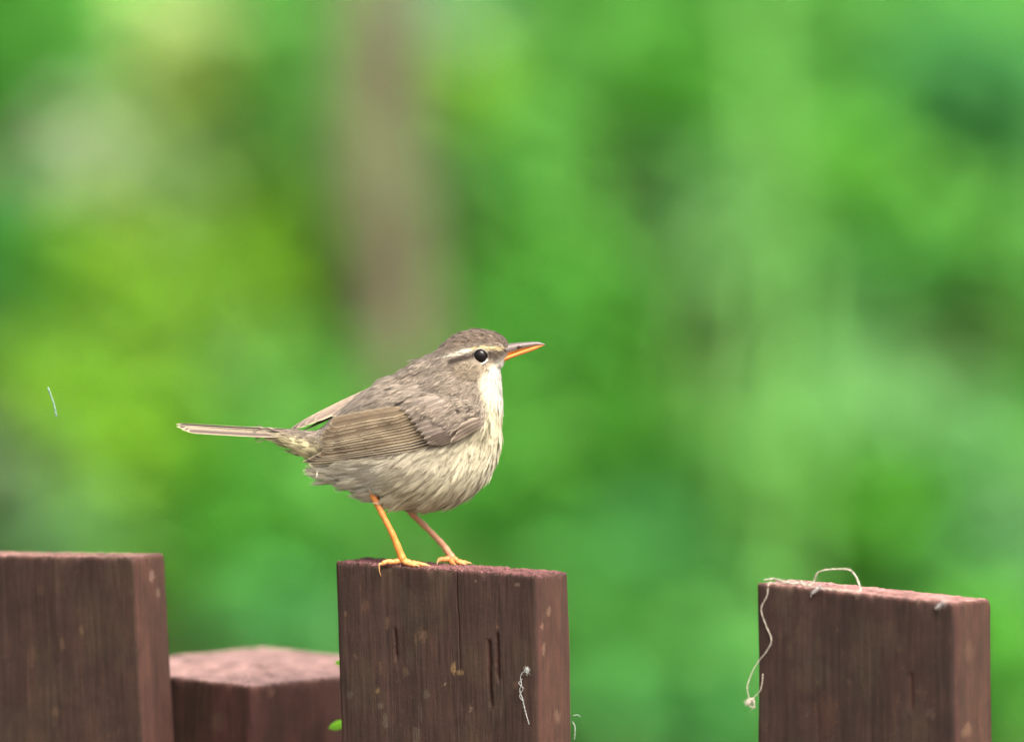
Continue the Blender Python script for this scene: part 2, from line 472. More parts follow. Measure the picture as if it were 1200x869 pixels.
# tall pale stalk with narrow leaves, seen as a soft pale column
def stalk(px0, px1, py1, y, label):
    b = P(px0, 869, y); t = P(px1, py1, y)
    y = on_bank((px0 + px1) / 2, 860, .02) - .02; b = P(px0, 869, y); t = P(px1, py1, y)
    root = empty('tall_stalk', (b.x + (b.x - t.x) * .1, y, float(bank(b.x, y))))
    tag(root, label, 'plant')
    ro = np.array(root.location)
    pts = spline([ro + [0, 0, -.04], [(b.x * .8 + t.x * .2), y, b.z * .8 + t.z * .2], [(b.x * .4 + t.x * .6) + .012, y, b.z * .4 + t.z * .6], [t.x, y, t.z]], 30)
    V, F = tube(pts - ro, np.linspace(.006, .004, 30), 8)
    mesh_obj('stem', V, F, M_bark, root, np.tile(np.array([.14, .34, .08]), (len(V), 1)))
    rng = np.random.default_rng(int(px0))
    n = 24
    pos = pts[rng.integers(4, 30, n)]
    V, F, C = leaf_mesh(pos, rng.uniform(.03, .06, n), leaf_colors((.11, .33, .06), n, rng), rng, .4, .55)
    mesh_obj('foliage', V - ro, F, M_leaf, root, C)
stalk(868, 880, -40, 2.65, 'tall pale green stalk, thickest of the stems in the undergrowth')
stalk(930, 915, 150, 2.75, 'shorter pale green stalk leaning beside the tallest one')

# young tree: trunk in view, crown above the frame
def young_tree(px, y):
    y = on_bank(px, 560, .0) - .04
    c = P(px, 300, y)
    root = empty('young_tree', (c.x + .012, y, float(bank(c.x, y))))
    tag(root, 'young tree with a bare brown trunk rising from the undergrowth', 'tree')
    ro = np.array(root.location)
    rng = np.random.default_rng(5)
    pts = spline([[.006, 0, -.1], [.004, 0, .05], [-.004, 0, .16], [-.016, 0, .3], [-.02, .02, .8], [.03, 0, 1.6], [.02, .03, 2.6]], 70)
    rad = np.interp(np.linspace(0, 1, 70), [0, .1, .5, 1], [.024, .023, .021, .006]) * (1 + .06 * vnoise(np.arange(70) * .4, 0, 0, 9))
    V, F = tube(pts, rad, 20)
    nz = vnoise(V[:, 0] * 60, V[:, 1] * 60, V[:, 2] * 12, 4)
    tr = mesh_obj('trunk', V, F, M_bark, root, np.array([.118, .105, .066])[None] * (1 + .3 * nz[:, None]))
    ends = []
    for i in range(16):
        z = rng.uniform(1.4, 2.5); b = pts[np.argmin(np.abs(pts[:, 2] - z))]
        a = rng.uniform(0, 6.28); L = rng.uniform(.3, .8)
        e = b + np.array([math.cos(a) * L, math.sin(a) * L, rng.uniform(.1, .5)])
        V, F = tube(spline([b, (b + e) / 2 + [0, 0, .06], e], 8), np.linspace(.009, .002, 8), 6)
        mesh_obj('branch', V, F, M_bark, root, np.tile(np.array([.13, .09, .07]), (len(V), 1)))
        ends += [e, (b + 2 * e) / 3]
    ends = np.array(ends)
    n = 200
    pos = ends[rng.integers(0, len(ends), n)] + rng.normal(0, .13, (n, 3))
    V, F, C = leaf_mesh(pos, rng.uniform(.03, .06, n), leaf_colors(GREEN, n, rng), rng)
    mesh_obj('crown', V, F, M_leaf, root, C)
young_tree(442, 3.0)
plant('leafy_shrub', 'sparse mid green sprig across the middle of the trunk', 'shrub', 440, 290, 2.2, 50, 70, (.09, .27, .06), 24, .03, G1, 4)
plant('leafy_shrub', 'thin green sprig growing up in front of the lower trunk', 'shrub', 425, 420, 2.2, 60, 60, GREEN, 60, .035, G1, 4)
plant('leafy_shrub', 'grey-green sprig touching the right side of the brown trunk', 'shrub', 500, 200, 2.2, 24, 50, (.14, .25, .10), 18, .03, G1, 4)
plant('leafy_shrub', 'fine olive green sprig crossing the upper trunk', 'shrub', 410, 110, 2.2, 50, 110, (.13, .30, .04), 34, .03, G1, 4)

# dense thicket behind, one mass of leaves nobody could count; and grass on the ground
def mass(name, label, n, box, size, colA, colB, seed, width=1.0, droop=.25):
    rng = np.random.default_rng(seed)
    (x0, x1), (y0, y1), (z0, z1) = box
    pos = np.stack([rng.uniform(x0, x1, n), rng.uniform(y0, y1, n), rng.uniform(z0, z1, n)], -1)
    pos[:, 2] += bank(pos[:, 0], pos[:, 1])
    w = smooth01(vnoise(pos[:, 0] * 5, pos[:, 1] * 5, pos[:, 2] * 5, seed), -.4, .4)[:, None]
    c = leaf_colors((1, 1, 1), n, rng, .2) * (np.array(colA) * (1 - w) + np.array(colB) * w)
    V, F, C = leaf_mesh(pos, rng.uniform(*size, n), c, rng, droop, width)
    o = mesh_obj(name, V, F, M_leaf, None, C)
    tag(o, label, 'foliage', None, 'stuff')
mass('thicket', 'dense soft green carpet of leaves covering the added bank behind the fence', 90000, ((-2.6, 2.6), (2.9, 5.4), (.0, .05)), (.022, .042), GREEN, (.090, .315, .045), 21)

def grass():
    rng = np.random.default_rng(31)
    n = 14000
    x = rng.uniform(-2.8, 2.8, n); y = rng.uniform(1.7, 3.4, n)
    keep = ~((np.abs(x) < .5) & (y < .05) & (y > -.9) & False)
    h = rng.uniform(.06, .2, n); a = rng.uniform(0, 6.28, n); lean = rng.uniform(.1, .6, n) * h
    w = rng.uniform(.0015, .003, n)
    d = np.stack([np.cos(a), np.sin(a)], -1); p = np.stack([-d[:, 1], d[:, 0]], -1)
    base = np.stack([x, y, bank(x, y) - .06], -1)
    def st(f, wf):
        c = base.copy(); c[:, :2] += d * (lean * f * f)[:, None]; c[:, 2] += (h + .06) * f
        l = c.copy(); r = c.copy(); l[:, :2] += p * (w * wf)[:, None]; r[:, :2] -= p * (w * wf)[:, None]
        return l, r
    rows = [st(0, 1), st(.55, .8), st(1, .06)]
    V = np.stack([q for r in rows for q in r], 1).reshape(-1, 3)
    F = (np.arange(n)[:, None, None] * 6 + np.array([[0, 1, 3, 2], [2, 3, 5, 4]])[None]).reshape(-1, 4)
    C = np.repeat(leaf_colors((.06, .22, .03), n, rng), 6, 0)
    tag(mesh_obj('grass', V, F, M_leaf, None, C), 'short green grass at the foot of the added leafy bank', 'grass', None, 'stuff')
grass()

# ------------------------------------------------------------------ fence posts
THETA = R(20)
class Post: pass

def post(label, FL, FR, BR, y_fl, theta, npx, lean=0.0, lean_r=None, seed=1, rc=(10, 10), top_rough=1.0, fine=1.0, base=(.092, .047, .039), face=None,
         topc=(.26, .13, .12), slits=(), flecks=(), square=None):
    """FL, FR, BR: photo pixels of the top's front-left, front-right and back-right corners; y_fl: depth (px units) of front-left;
    thickness and width follow from the pixels and the turn theta"""
    a = np.array([math.cos(theta), -math.sin(theta)]); b = np.array([math.sin(theta), math.cos(theta)])
    w = (FR[0] - FL[0]) / a[0]
    t = square if square else (BR[0] - FR[0]) / b[0]
    fl = P(FL[0], FL[1], y_fl * S)
    fr = P(FR[0], FR[1], (y_fl + a[1] * w) * S)
    br = P(BR[0], BR[1], (y_fl + a[1] * w + b[1] * t) * S)
    zu = (fr.z - fl.z) / S / w; zv = (br.z - fr.z) / S / t
    H = fl.z / S + 150                                   # px units from the top down into the soil
    # perimeter of the rounded rectangle, counter-clockwise from the front-left
    rl, rr = rc
    per = []
    def arc(cu, cv, r, a0, a1, n):
        for q in np.linspace(a0, a1, n): per.append((cu + r * math.cos(q), cv + r * math.sin(q), math.cos(q), math.sin(q)))
    nf, ns = npx, int(npx * t / w * .8) + 6
    def line(p, q, n, nu, nv):
        for k in np.linspace(0, 1, n + 2)[1:-1]: per.append((p[0] + (q[0] - p[0]) * k, p[1] + (q[1] - p[1]) * k, nu, nv))
    pi = math.pi
    arc(rl, rl, rl, pi, 1.5 * pi, 8); line((rl, 0), (w - rr, 0), nf, 0, -1)
    arc(w - rr, rr, rr, 1.5 * pi, 2 * pi, 12); line((w, rr), (w, t - rl), ns, 1, 0)
    arc(w - rl, t - rl, rl, 0, .5 * pi, 8); line((w - rl, t), (rl, t), nf // 3, 0, 1)
    arc(rl, t - rl, rl, .5 * pi, pi, 8); line((0, t - rl), (0, rl), ns // 2, -1, 0)
    per = np.array(per); N = len(per)
    U, Vd, nu, nv = per.T
    s_len = np.concatenate([[0], np.cumsum(np.hypot(np.diff(U), np.diff(Vd)))])
    front = (nv < -.5)
    hs = np.concatenate([np.array([0, .6, 1.4, 2.6, 4]), np.arange(5.5, 300, 1.6 / fine), np.linspace(302, H, 26)])
    hh = hs[:, None] * np.ones(N); sl = s_len[None] * np.ones((len(hs), 1))
    UU = U[None] * np.ones_like(hh); VV = Vd[None] * np.ones_like(hh)
    grain = vnoise(sl * .22, hh * .012, 0, seed) * .32 + vnoise(sl * .7, hh * .03, 0, seed + 1) * .22 + vnoise(sl * .04, hh * .01, 0, seed + 2) * 1.2 + vnoise(sl * .5, hh * .4, 0, seed + 9) * .08
    re = 3.0
    edge = np.where(hh < re, re - np.sqrt(np.maximum(re * re - (re - hh) ** 2, 0)), 0)
    chip = np.maximum(vnoise(sl * .09, hh * .05, 0, seed + 4) - .25, 0) * 5 * np.exp(-hh / 5)
    d = grain - edge - chip
    px_of = FL[0] + UU * a[0] + VV * b[0]; py_of = FL[1] + (FR[1] - FL[1]) * UU / w + hh
    for (x, y0, y1, wd, dp) in slits:                    # drying cracks, cut into the face
        m = np.exp(-((px_of - x - (py_of - y0) * .02 - .8 * vnoise(py_of * .03, x, 0, 91) - .35 * vnoise(py_of * .3, x, 0, 92)) / wd) ** 2) * smooth01(py_of, y0 - 4, y0 + 4) * (1 - smooth01(py_of, y1 - 10, y1 + 4)) * (nv[None] < -.5)
        d = d - m * dp
    jag = (vnoise(sl * .35, 0, 0, seed + 5) * 1.1 + vnoise(sl * 1.1, 0, 0, seed + 6) * .7) * top_rough * np.exp(-hh / 2.5)
    UU = UU + nu * d; VV = VV + nv * d
    def top(u, v): return zu * u + zv * v
    ZZ = top(U, Vd)[None] * np.exp(-hh / 500) - hh * 1.0 + jag
    # cap: rings shrinking to the middle
    ks = np.concatenate([np.linspace(1, .9, 8)[1:], np.linspace(.9, .02, int(34 * fine))[1:]])
    cu, cv = w / 2, t / 2
    e0 = np.maximum(d[0], -8)
    bu, bv = U + nu * e0, Vd + nv * e0
    cU = cu + (bu - cu)[None] * ks[:, None]; cV = cv + (bv - cv)[None] * ks[:, None]
    rough = (vnoise(cU * .12, cV * .12, 0, seed + 7) * .9 + vnoise(cU * .4, cV * .4, 1, seed + 8) * 1.2 + vnoise(cU * 1.1, cV * .9, 2, seed + 3) * .8 + np.abs(vnoise(cU * .25, cV * 1.3, 3, seed + 6)) * 1.0 - .4) * top_rough
    cZ = top(cU, cV) + rough * smooth01(1 - ks, 0, .05)[:, None] + jag[0] * (1 - smooth01(1 - ks, 0, .08))[:, None]
    shift = lean * hh
    if lean_r is not None: shift = hh * (lean + (lean_r - lean) * np.clip(UU / w, 0, 1))
    XU = np.vstack([cU[::-1], UU]); XV = np.vstack([cV[::-1], VV]); XZ = np.vstack([cZ[::-1], ZZ])
    SH = np.vstack([np.zeros_like(cU), np.where(hh < 320, shift, shift * 0 + (lean if lean_r is None else lean) * 320)])
    X = fl.x + (XU * a[0] + XV * b[0] + SH) * S
    Y = fl.y + (XU * a[1] + XV * b[1]) * S
    Z = fl.z + XZ * S
    # colours: stain, dirt on the weathered front, bare worn top, flecks of bare wood and lichen
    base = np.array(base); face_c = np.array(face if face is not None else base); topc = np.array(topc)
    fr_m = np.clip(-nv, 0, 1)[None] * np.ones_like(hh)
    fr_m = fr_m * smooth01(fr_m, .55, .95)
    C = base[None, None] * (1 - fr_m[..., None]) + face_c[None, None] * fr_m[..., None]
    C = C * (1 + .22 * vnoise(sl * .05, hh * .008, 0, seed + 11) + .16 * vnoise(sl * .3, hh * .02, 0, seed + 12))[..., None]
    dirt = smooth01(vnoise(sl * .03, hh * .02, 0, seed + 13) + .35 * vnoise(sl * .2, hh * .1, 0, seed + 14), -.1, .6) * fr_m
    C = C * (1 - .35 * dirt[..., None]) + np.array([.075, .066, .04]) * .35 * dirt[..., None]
    wear = np.exp(-hh / 3.0) * (.5 + .5 * vnoise(sl * .2, 0, 0, seed + 15))
    C = C * (1 - .8 * wear[..., None]) + topc * .9 * .8 * wear[..., None]
    sp = smooth01(vnoise(sl * .16, hh * .11, 0, seed + 16) + .5 * vnoise(sl * .45, hh * .35, 0, seed + 17), .88, 1.12)
    C = C * (1 - .3 * sp[..., None]) + np.array([.13, .09, .06]) * .3 * sp[..., None]
    for (x, y, rx, ry, cc, k) in flecks:
        q = ((px_of - x + .35 * vnoise(sl * .6, hh * .6, 0, 77) * rx) / rx) ** 2 + ((py_of - y) / ry) ** 2 + .8 * vnoise(sl * .55, hh * .45, 0, 78)
        m = (.55 * k * (1 - smooth01(q, .35, 1.2)) * (nv[None] < .5))[..., None]
        C = C * (1 - m) + np.array(cc) * m
    for (x, y0, y1, wd, dp) in slits:
        m = (np.exp(-((px_of - x - (py_of - y0) * .02 - .8 * vnoise(py_of * .03, x, 0, 91) - .35 * vnoise(py_of * .3, x, 0, 92)) / wd) ** 2) * smooth01(py_of, y0 - 4, y0 + 4) * (1 - smooth01(py_of, y1 - 10, y1 + 4)) * (nv[None] < -.5))[..., None] * .75
        C = C * (1 - m) + np.array([.055, .02, .012]) * m
    tn = vnoise(cU * .07, cV * .07, 0, seed + 18) * .35 + vnoise(cU * .35, cV * .35, 0, seed + 19) * .35
    CT = topc * (1 + tn[..., None]); CT = np.maximum(CT, .01)
    CC = np.vstack([CT[::-1] * np.array([.60, .55, .53]), C * np.array([.42, .335, .28])]).reshape(-1, 3)
    Vx = np.stack([X, Y, Z], -1).reshape(-1, 3)
    F = grid_faces(len(XU), N, True)[:, ::-1]
    ctr = len(Vx)
    Vx = np.vstack([Vx, Vx[:N].mean(0)]); CC = np.vstack([CC, CC[:N].mean(0)])
    Fl = np.vstack([F, np.stack([np.full(N, ctr), np.roll(np.arange(N), -1), np.arange(N), np.arange(N)], -1)])
    Fl = [tuple(f) if f[2] != f[3] else tuple(f[:3]) for f in Fl.tolist()]
    org = np.array([fl.x + (w / 2 * a[0] + t / 2 * b[0]) * S, fl.y + (w / 2 * a[1] + t / 2 * b[1]) * S, 0])
    o = mesh_obj('fence_post', Vx - org, Fl, M_wood, None, np.clip(CC, .004, .8))
    o.location = org
    tag(o, label, 'post', 'weathered red-brown wooden fence posts')
    p = Post(); p.o = o; p.fl = fl; p.a = a; p.b = b; p.w = w; p.t = t; p.zu = zu; p.zv = zv; p.org = org
    def top_world(x, y):
        q = np.array([(x - fl.x) / S, (y - fl.y) / S]); u = q @ a; v = q @ b
        return fl.z + (zu * u + zv * v) * S
    p.top = top_world
    def on_front(px, py, off=1.0):
        """point on the front face seen at this photo pixel"""
        y = fl.y
        for _ in range(4):
            q = P(px, py, y); u = (q.x - fl.x) / S / a[0]; y = fl.y + a[1] * u * S - off * S
        return np.array(P(px, py, y))
    p.front = on_front
    return p

def fibres(p, n, seed):
    """torn wood fibres standing on a sawn top"""
    rng = np.random.default_rng(seed)
    u = rng.uniform(2, p.w - 2, n); v = np.where(rng.random(n) < .45, rng.uniform(1, 8, n), rng.uniform(1, p.t - 1, n))
    base = np.stack([p.fl.x + (u * p.a[0] + v * p.b[0]) * S, p.fl.y + (u * p.a[1] + v * p.b[1]) * S, p.fl.z + (p.zu * u + p.zv * v - .8) * S], -1)
    d = rng.normal(0, 1, (n, 3)); d[:, 2] = np.abs(d[:, 2]) * .5 + .15; d /= np.linalg.norm(d, axis=1)[:, None]
    L = rng.uniform(1.5, 4.5, n)[:, None] * S
    sd = np.cross(d, rng.normal(0, 1, (n, 3))); sd /= np.linalg.norm(sd, axis=1)[:, None]
    w = rng.uniform(.3, .8, n)[:, None] * S
    V = np.stack([base - sd * w, base + sd * w, base + d * L * .6 + sd * w * .7, base + d * L, base + d * L * .6 - sd * w * .7], 1).reshape(-1, 3)
    F = (np.arange(n)[:, None, None] * 5 + np.array([[0, 1, 2], [0, 2, 4], [4, 2, 3]])[None]).reshape(-1, 3)
    C = np.repeat(np.array([.13, .06, .058])[None] * np.exp(rng.normal(0, .35, n))[:, None], 5, 0)
    o = mesh_obj('wood_fibres', V - p.org, F, M_wood, p.o, C, smooth=False)
    o['kind'] = 'stuff'

WORN = (.22, .17, .10); LICH = (.17, .19, .155); PALEW = (.38, .34, .28)
fl_mid = [(403, 719, 2.2, 3, WORN, .7), (427, 710, 4.5, 8, (.17, .11, .075), .6), (452, 731, 2.2, 8, WORN, .7), (485, 749, 1.6, 8, WORN, .7), (493, 744, 4.5, 9, (.26, .19, .12), .55),
          (529, 783, 3, 9, (.40, .33, .16), .85), (537, 789, 4, 4, (.36, .30, .15), .85), (472, 788, 4, 6, (.2, .16, .1), .6), (439, 811, 2.2, 5, (.40, .33, .15), .7),
          (443, 783, 2, 8, WORN, .5), (519, 803, 1.8, 2.2, PALEW, .9), (549, 832, 2.6, 4, PALEW, .8), (582, 735, 1.4, 2.5, WORN, .8), (447, 846, 3.5, 8, LICH, .7),
          (495, 815, 4.5, 6, LICH, .6), (405, 815, 5, 5, LICH, .5), (489, 836, 2, 12, LICH, .4), (643, 718, 2.2, 7, (.42, .3, .25), .7), (635, 735, 2.2, 4, (.42, .3, .25), .7),
          (637, 762, 2.2, 9, (.42, .3, .25), .7), (650, 846, 4, 9, (.36, .26, .22), .6), (602, 804, 3.5, 5, (.2, .13, .1), .6), (441, 828, 4, 4, LICH, .5), (558, 680, 1.6, 1.6, PALEW, .6), (483, 862, 5, 10, LICH, .5), (413, 770, 3, 3, WORN, .5), (606, 685, 4, 2, (.3, .27, .24), .7)]
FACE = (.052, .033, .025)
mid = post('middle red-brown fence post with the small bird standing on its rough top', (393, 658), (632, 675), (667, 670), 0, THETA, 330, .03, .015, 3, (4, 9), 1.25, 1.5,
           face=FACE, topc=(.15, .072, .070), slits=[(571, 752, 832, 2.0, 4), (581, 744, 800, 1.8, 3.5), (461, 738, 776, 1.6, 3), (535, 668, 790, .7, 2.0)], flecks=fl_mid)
fibres(mid, 1700, 5)
left = post('tall dark fence post standing between the picture edge and the low square post', (-76, 650), (163, 653), (197, 648.5), 172, THETA, 150, .03, .05, 23, (5, 7), .7, .7, face=FACE, topc=(.20, .12, .105),
            flecks=[(180, 676, 3, 8, (.4, .34, .32), .7), (186, 698, 2.5, 5, (.36, .3, .28), .7), (95, 738, 3, 5, WORN, .6), (35, 770, 5, 12, (.2, .14, .08), .5), (60, 835, 5, 7, WORN, .5), (72, 755, 3, 9, WORN, .5), (48, 690, 5, 7, (.16, .11, .08), .5)])
right = post('fence post with a pale thread caught on its sloping top', (888, 683), (1117, 707), (1160, 702), -178, THETA, 160, .0, .01, 41, (4, 10), .8, .7, face=(.042, .026, .020), topc=(.28, .165, .15),
             flecks=[(1133, 768, 6, 14, (.3, .19, .15), .5), (1128, 860, 7, 9, (.38, .27, .2), .6), (1003, 697, 4, 5, (.3, .24, .22), .5), (965, 840, 16, 30, (.12, .06, .03), .4), (1086, 838, 6, 7, (.16, .13, .11), .5)], slits=[(1064, 790, 835, 2.5, 2)])
# low square post, turned corner towards the viewer
low = post('low wide square post with a pale worn top, cut off lower than the others', (84, 780), (304, 804), (530, 780), 140 + 220, R(45), 120, 0, None, 61, (9, 9), .9, .6, base=(.080, .038, .033), topc=(.235, .16, .148),
           flecks=[(262, 845, 9, 14, (.17, .15, .12), .5), (325, 812, 5, 8, (.34, .22, .19), .5)])

# ------------------------------------------------------------------ threads and a few leaves at the posts
def strand_obj(name, paths, parent=None, seed=0, color=(.62, .58, .48), fuzz=30, loc=None):
    """thin twisted thread: several plies wound round each path plus loose fuzz; all one thing"""
    rng = np.random.default_rng(seed)
    VV, FF, off = [], [], 0
    for (pts, r) in paths:
        p = spline(pts, max(24, len(pts) * 10))
        n = len(p); tt = np.arange(n)
        for k in range(2):
            ph = k * math.pi + tt * .55
            q = p + np.stack([np.cos(ph), np.sin(ph), np.cos(ph + 1)], -1) * r * .55 + rng.normal(0, r * .1, (n, 3))
            V, F = tube(q, np.full(n, r * .62) * (1 + .2 * rng.normal(size=n)), 6)
            VV.append(V); FF += [[i + off for i in f] for f in F]; off += len(V)
        for k in range(int(fuzz * n / 40)):
            i = rng.integers(0, n); d = rng.normal(0, 1, 3); d /= np.linalg.norm(d); L = rng.uniform(2, 6) * r
            e = p[i] + d * L + rng.normal(0, L * .3, 3)
            V, F = tube(np.array([p[i], (p[i] + e) / 2 + rng.normal(0, L * .12, 3), e]), np.array([.14, .12, .08]) * r, 4)
            VV.append(V); FF += [[j + off for j in f] for f in F]; off += len(V)
    V = np.vstack(VV)
    org = np.array(loc) if loc is not None else V.mean(0)
    C = np.tile(np.array(color), (len(V), 1)) * (1 + .15 * rng.normal(size=(len(V), 1)))
    o = mesh_obj(name, V - org, FF, M_thread, parent, np.clip(C, .02, .9))
    if parent is None: o.location = org
    return o

rf = lambda x, y, o=1.5: right.front(x, y, o)
def rt(px, yv, up=1.2):
    """on the right post's top: photo px across, v px into the depth"""
    u = (px - 888) / right.a[0] - yv * right.b[0] / right.a[0]
    x = right.fl.x + (u * right.a[0] + yv * right.b[0]) * S; y = right.fl.y + (u * right.a[1] + yv * right.b[1]) * S
    return np.array([x, y, right.top(x, y) + up * S])
air = lambda px, py, v: np.array(P(px, py, right.fl.y + v * S))
edge_y = right.fl.y / S
hang = [rt(925, 30), rt(908, 10), rt(901, 1.5, 1.5), rf(899, 697), rf(892, 713), rf(897, 731), rf(904, 749), rf(898, 763), rf(889, 774), air(881, 788, -2), air(876, 803, -2), air(877, 814, -2), air(880, 821, -2)]
tailp = [rf(894, 789), rf(893, 800), rf(890, 810), air(883, 817, -2), air(879, 822, -3)]
kn = P(879, 822, right.fl.y - 2 * S)
rng = np.random.default_rng(8)
knot = [np.array(kn) + rng.normal(0, 2.6 * S, 3) for _ in range(16)]
loop = [rt(925, 30), rt(940, 45), rt(952, 55, 2), air(958, 671, 30), air(968, 667.5, 28), air(981, 666.5, 26), air(993, 667, 22), air(1001, 672, 16), rt(1007, 20, 3), rt(998, 14), rt(985, 10), rt(967, 8), rt(955, 12), rt(945, 18)]
mess = [rt(896 + 5.5 * i, 8 + 40 * rng.random(), 1.5 + 5 * rng.random()) for i in range(12)]
mess2 = [rt(950 - 4 * i, 8 + 40 * rng.random(), 1.5 + 4 * rng.random()) for i in range(12)]
th = strand_obj('thread', [(hang, .55 * S), (tailp, .5 * S), (knot, .95 * S), (loop, .85 * S), (mess, .8 * S), (mess2, .7 * S)], None, 3, (.50, .46, .38), 26, loc=rt(925, 30, 0))
tag(th, 'pale frayed thread looped over the post top, its knotted end hanging down', 'thread')
for (x, y, nm) in ((1101, 708, 'right'), (956, 691, 'left')):
    pts = [right.front(x + dx, y + dy, 2.2) for dx, dy in ((-4, 4), (-1, 1), (3, -2), (5, -4), (2, 0), (-2, 3))]
    o = strand_obj('lint', [(pts, 1.2 * S)], None, x, (.42, .41, .39), 20)
    tag(o, 'whitish tuft of lint on the thread post, %s' % ('far from the thread' if x > 1000 else 'right under the thread loop'), 'lint')
mf = lambda x, y, o=1.2: mid.front(x, y, o)
web = [mf(618, 784), mf(613, 787), mf(610, 793), mf(611, 801), mf(609, 808), mf(612, 817), mf(614, 826), mf(616, 834), mf(618, 841), mf(620, 848)]
blob = [mf(617 + rng.normal(0, 1.6), 785 + rng.normal(0, 1.6), 1.5 + rng.random() * 2) for _ in range(10)]
web2 = [mf(612, 795), mf(608, 800), mf(613, 806), mf(609, 815), mf(614, 822)]
o = strand_obj('cobweb_strand', [(web, .42 * S), (blob, .8 * S), (web2, .35 * S)], None, 14, (.42, .45, .42), 40)
tag(o, 'crumpled white cobweb strand stuck to the face of the bird post', 'cobweb')
# loose spider silk on the side of the middle post
sd = [np.array(P(672, 838, .004)), np.array(P(676, 837, .004)), np.array(P(680, 839, .004))]
o = strand_obj('cobweb_strand', [(sd, .3 * S), ([np.array(P(671, 845, .004)), np.array(P(674, 852, .004)), np.array(P(673, 866, .004))], .3 * S)], None, 15, (.6, .65, .6), 10)
tag(o, 'wisp of silk sticking out from the side of the bird post', 'cobweb')
# streak of a falling raindrop, built as a thin pale strand
f0, f1 = P(56, 454, -.01), P(66, 488, -.01)
fp = [np.array(f0), np.array(f0) * .5 + np.array(f1) * .5 + [.0004, 0, 0], np.array(f1)]
o = strand_obj('raindrop_streak', [(fp, 1.1 * S)], None, 16, (.22, .34, .26), 0)
tag(o, 'thin pale streak of a falling raindrop left of the bird tail', 'raindrop')

def leaf_blade(base, tip, width, side, color, name, parent, ro):
    base, tip, side = (np.asarray(q, float) for q in (base, tip, side))
    L = np.linalg.norm(tip - base); d = (tip - base) / L
    side = side - d * side.dot(d); side /= np.linalg.norm(side); nrm = np.cross(d, side)
    n, m = 14, 7
    s = np.linspace(0, 1, n)[:, None]; t = np.linspace(-1, 1, m)[None]
    wv = width * np.sin(np.pi * np.clip(s, 0.02, .995) ** .8) ** .8
    V = base + d * (s * L)[..., None] + side * (wv * t)[..., None] + nrm * ((np.abs(t) * .25 * wv) - .12 * L * s * s)[..., None]
    C = np.tile(np.array(color), (n * m, 1)) * (1 + .15 * np.repeat(np.abs(t), n, 0).reshape(-1, 1))
    return mesh_obj(name, V.reshape(-1, 3) - ro, grid_faces(n, m), M_leaf, parent, C)
sr = P(420, 869, .055)
sprig = empty('leafy_sprig', (sr.x, sr.y, 0))
tag(sprig, 'bright green leafy sprig peeping out between the bird post and the low post', 'plant')
ro = np.array(sprig.location)
pts = spline([[sr.x, sr.y, -.03], [sr.x + .004, sr.y, .5], [sr.x, sr.y, sr.z], np.array(P(409, 840, .055)), np.array(P(412, 772, .055))], 40)
V, F = tube(pts - ro, np.linspace(.0016, .0005, 40), 7)
mesh_obj('stem', V, F, M_bark, sprig, np.tile(np.array([.09, .22, .03]), (len(V), 1)))
leaf_blade(P(409, 846, .055), P(379, 853, .04), 5.5 * S, (0, .25, 1), (.16, .42, .02), 'leaf', sprig, ro)
leaf_blade(P(412, 778, .055), P(387, 776, .042), 4 * S, (0, .35, 1), (.16, .42, .02), 'leaf', sprig, ro)
leaf_blade(P(409, 838, .055), P(440, 830, .065), 6 * S, (0, .5, 1), (.12, .36, .02), 'leaf', sprig, ro)

# ------------------------------------------------------------------ the bird
# Bird space in photo pixels: X = px to the right, D = depth (negative towards the camera, 0 = mid plane), H = py (down).
BX, BY0 = 480.0, 658.0
YB = 14.0                                   # depth of the bird's mid plane, px units
bpos = P(BX, BY0, YB * S)
bpos.z = mid.top(bpos.x, bpos.y)
ZREF = P(BX, BY0, YB * S).z
bird = empty('songbird', bpos)
tag(bird, 'small brown warbler with orange legs standing on the middle post', 'bird')
CP = math.cos(PITCH)

def L3(A):
    """bird space (px, depth, py) -> local metres; py is what the photo shows for a point on the mid plane"""
    A = np.asarray(A, float)
    o = np.empty_like(A)
    o[..., 0] = (A[..., 0] - BX) * S
    o[..., 1] = A[..., 1] * S
    o[..., 2] = (BY0 - A[..., 2]) * S / CP + (ZREF - bpos.z)
    return o

def side_py(A):
    """where a point of the near or far side shows in the photo"""
    return A[..., 2] + np.abs(A[..., 1]) * TANP

# body of spheres along its medial line, fused and smoothed into one skin
CIRC = [(590, 410, 8, .85), (578, 409, 19, .82), (566, 413, 27, .80), (555, 416, 30, .80), (546, 425, 34, .82), (545, 437, 42, .82),
        (540, 452, 48, .82), (532, 474, 57, .84), (525, 492, 63, .86), (516, 510, 72, .86), (504, 517, 78, .84), (487, 517, 76, .82), (468, 513, 68, .82),
        (450, 514, 59, .80), (432, 517, 50, .80), (414, 518, 38, .8), (396, 519, 26, .8), (378, 518, 16, .85), (360, 514, 10, .9), (344, 508, 6, 1.0),
        (430, 532, 42, .75), (517, 438, 27, .8), (504, 447, 30, .8), (492, 457, 32, .8), (479, 465, 32, .78), (466, 471, 33, .75), (441, 482, 28, .75), (448, 551, 36, .75), (427, 548, 28, .75), (405, 540, 25, .8), (392, 547, 17, .8), (372, 524, 15, .8), (357, 521, 13.5, .8), (341, 515.5, 10.5, .85), (326, 511, 8, .9), (312, 508, 6, 1)]
cc = np.array(CIRC)
main_c = spline(cc[:20], 90)
allc = np.vstack([main_c, cc[20:]])
import bmesh
bm = bmesh.new()
def add_ell(bm, c, r):
    ret = bmesh.ops.create_icosphere(bm, subdivisions=3, radius=1.0)
    for v in ret['verts']:
        v.co = Vector((c[0] + v.co.x * r[0], c[1] + v.co.y * r[1], c[2] + v.co.z * r[2]))
for (x, y, r, f) in allc:
    add_ell(bm, (x, 0, -y), (r, r * f, r))
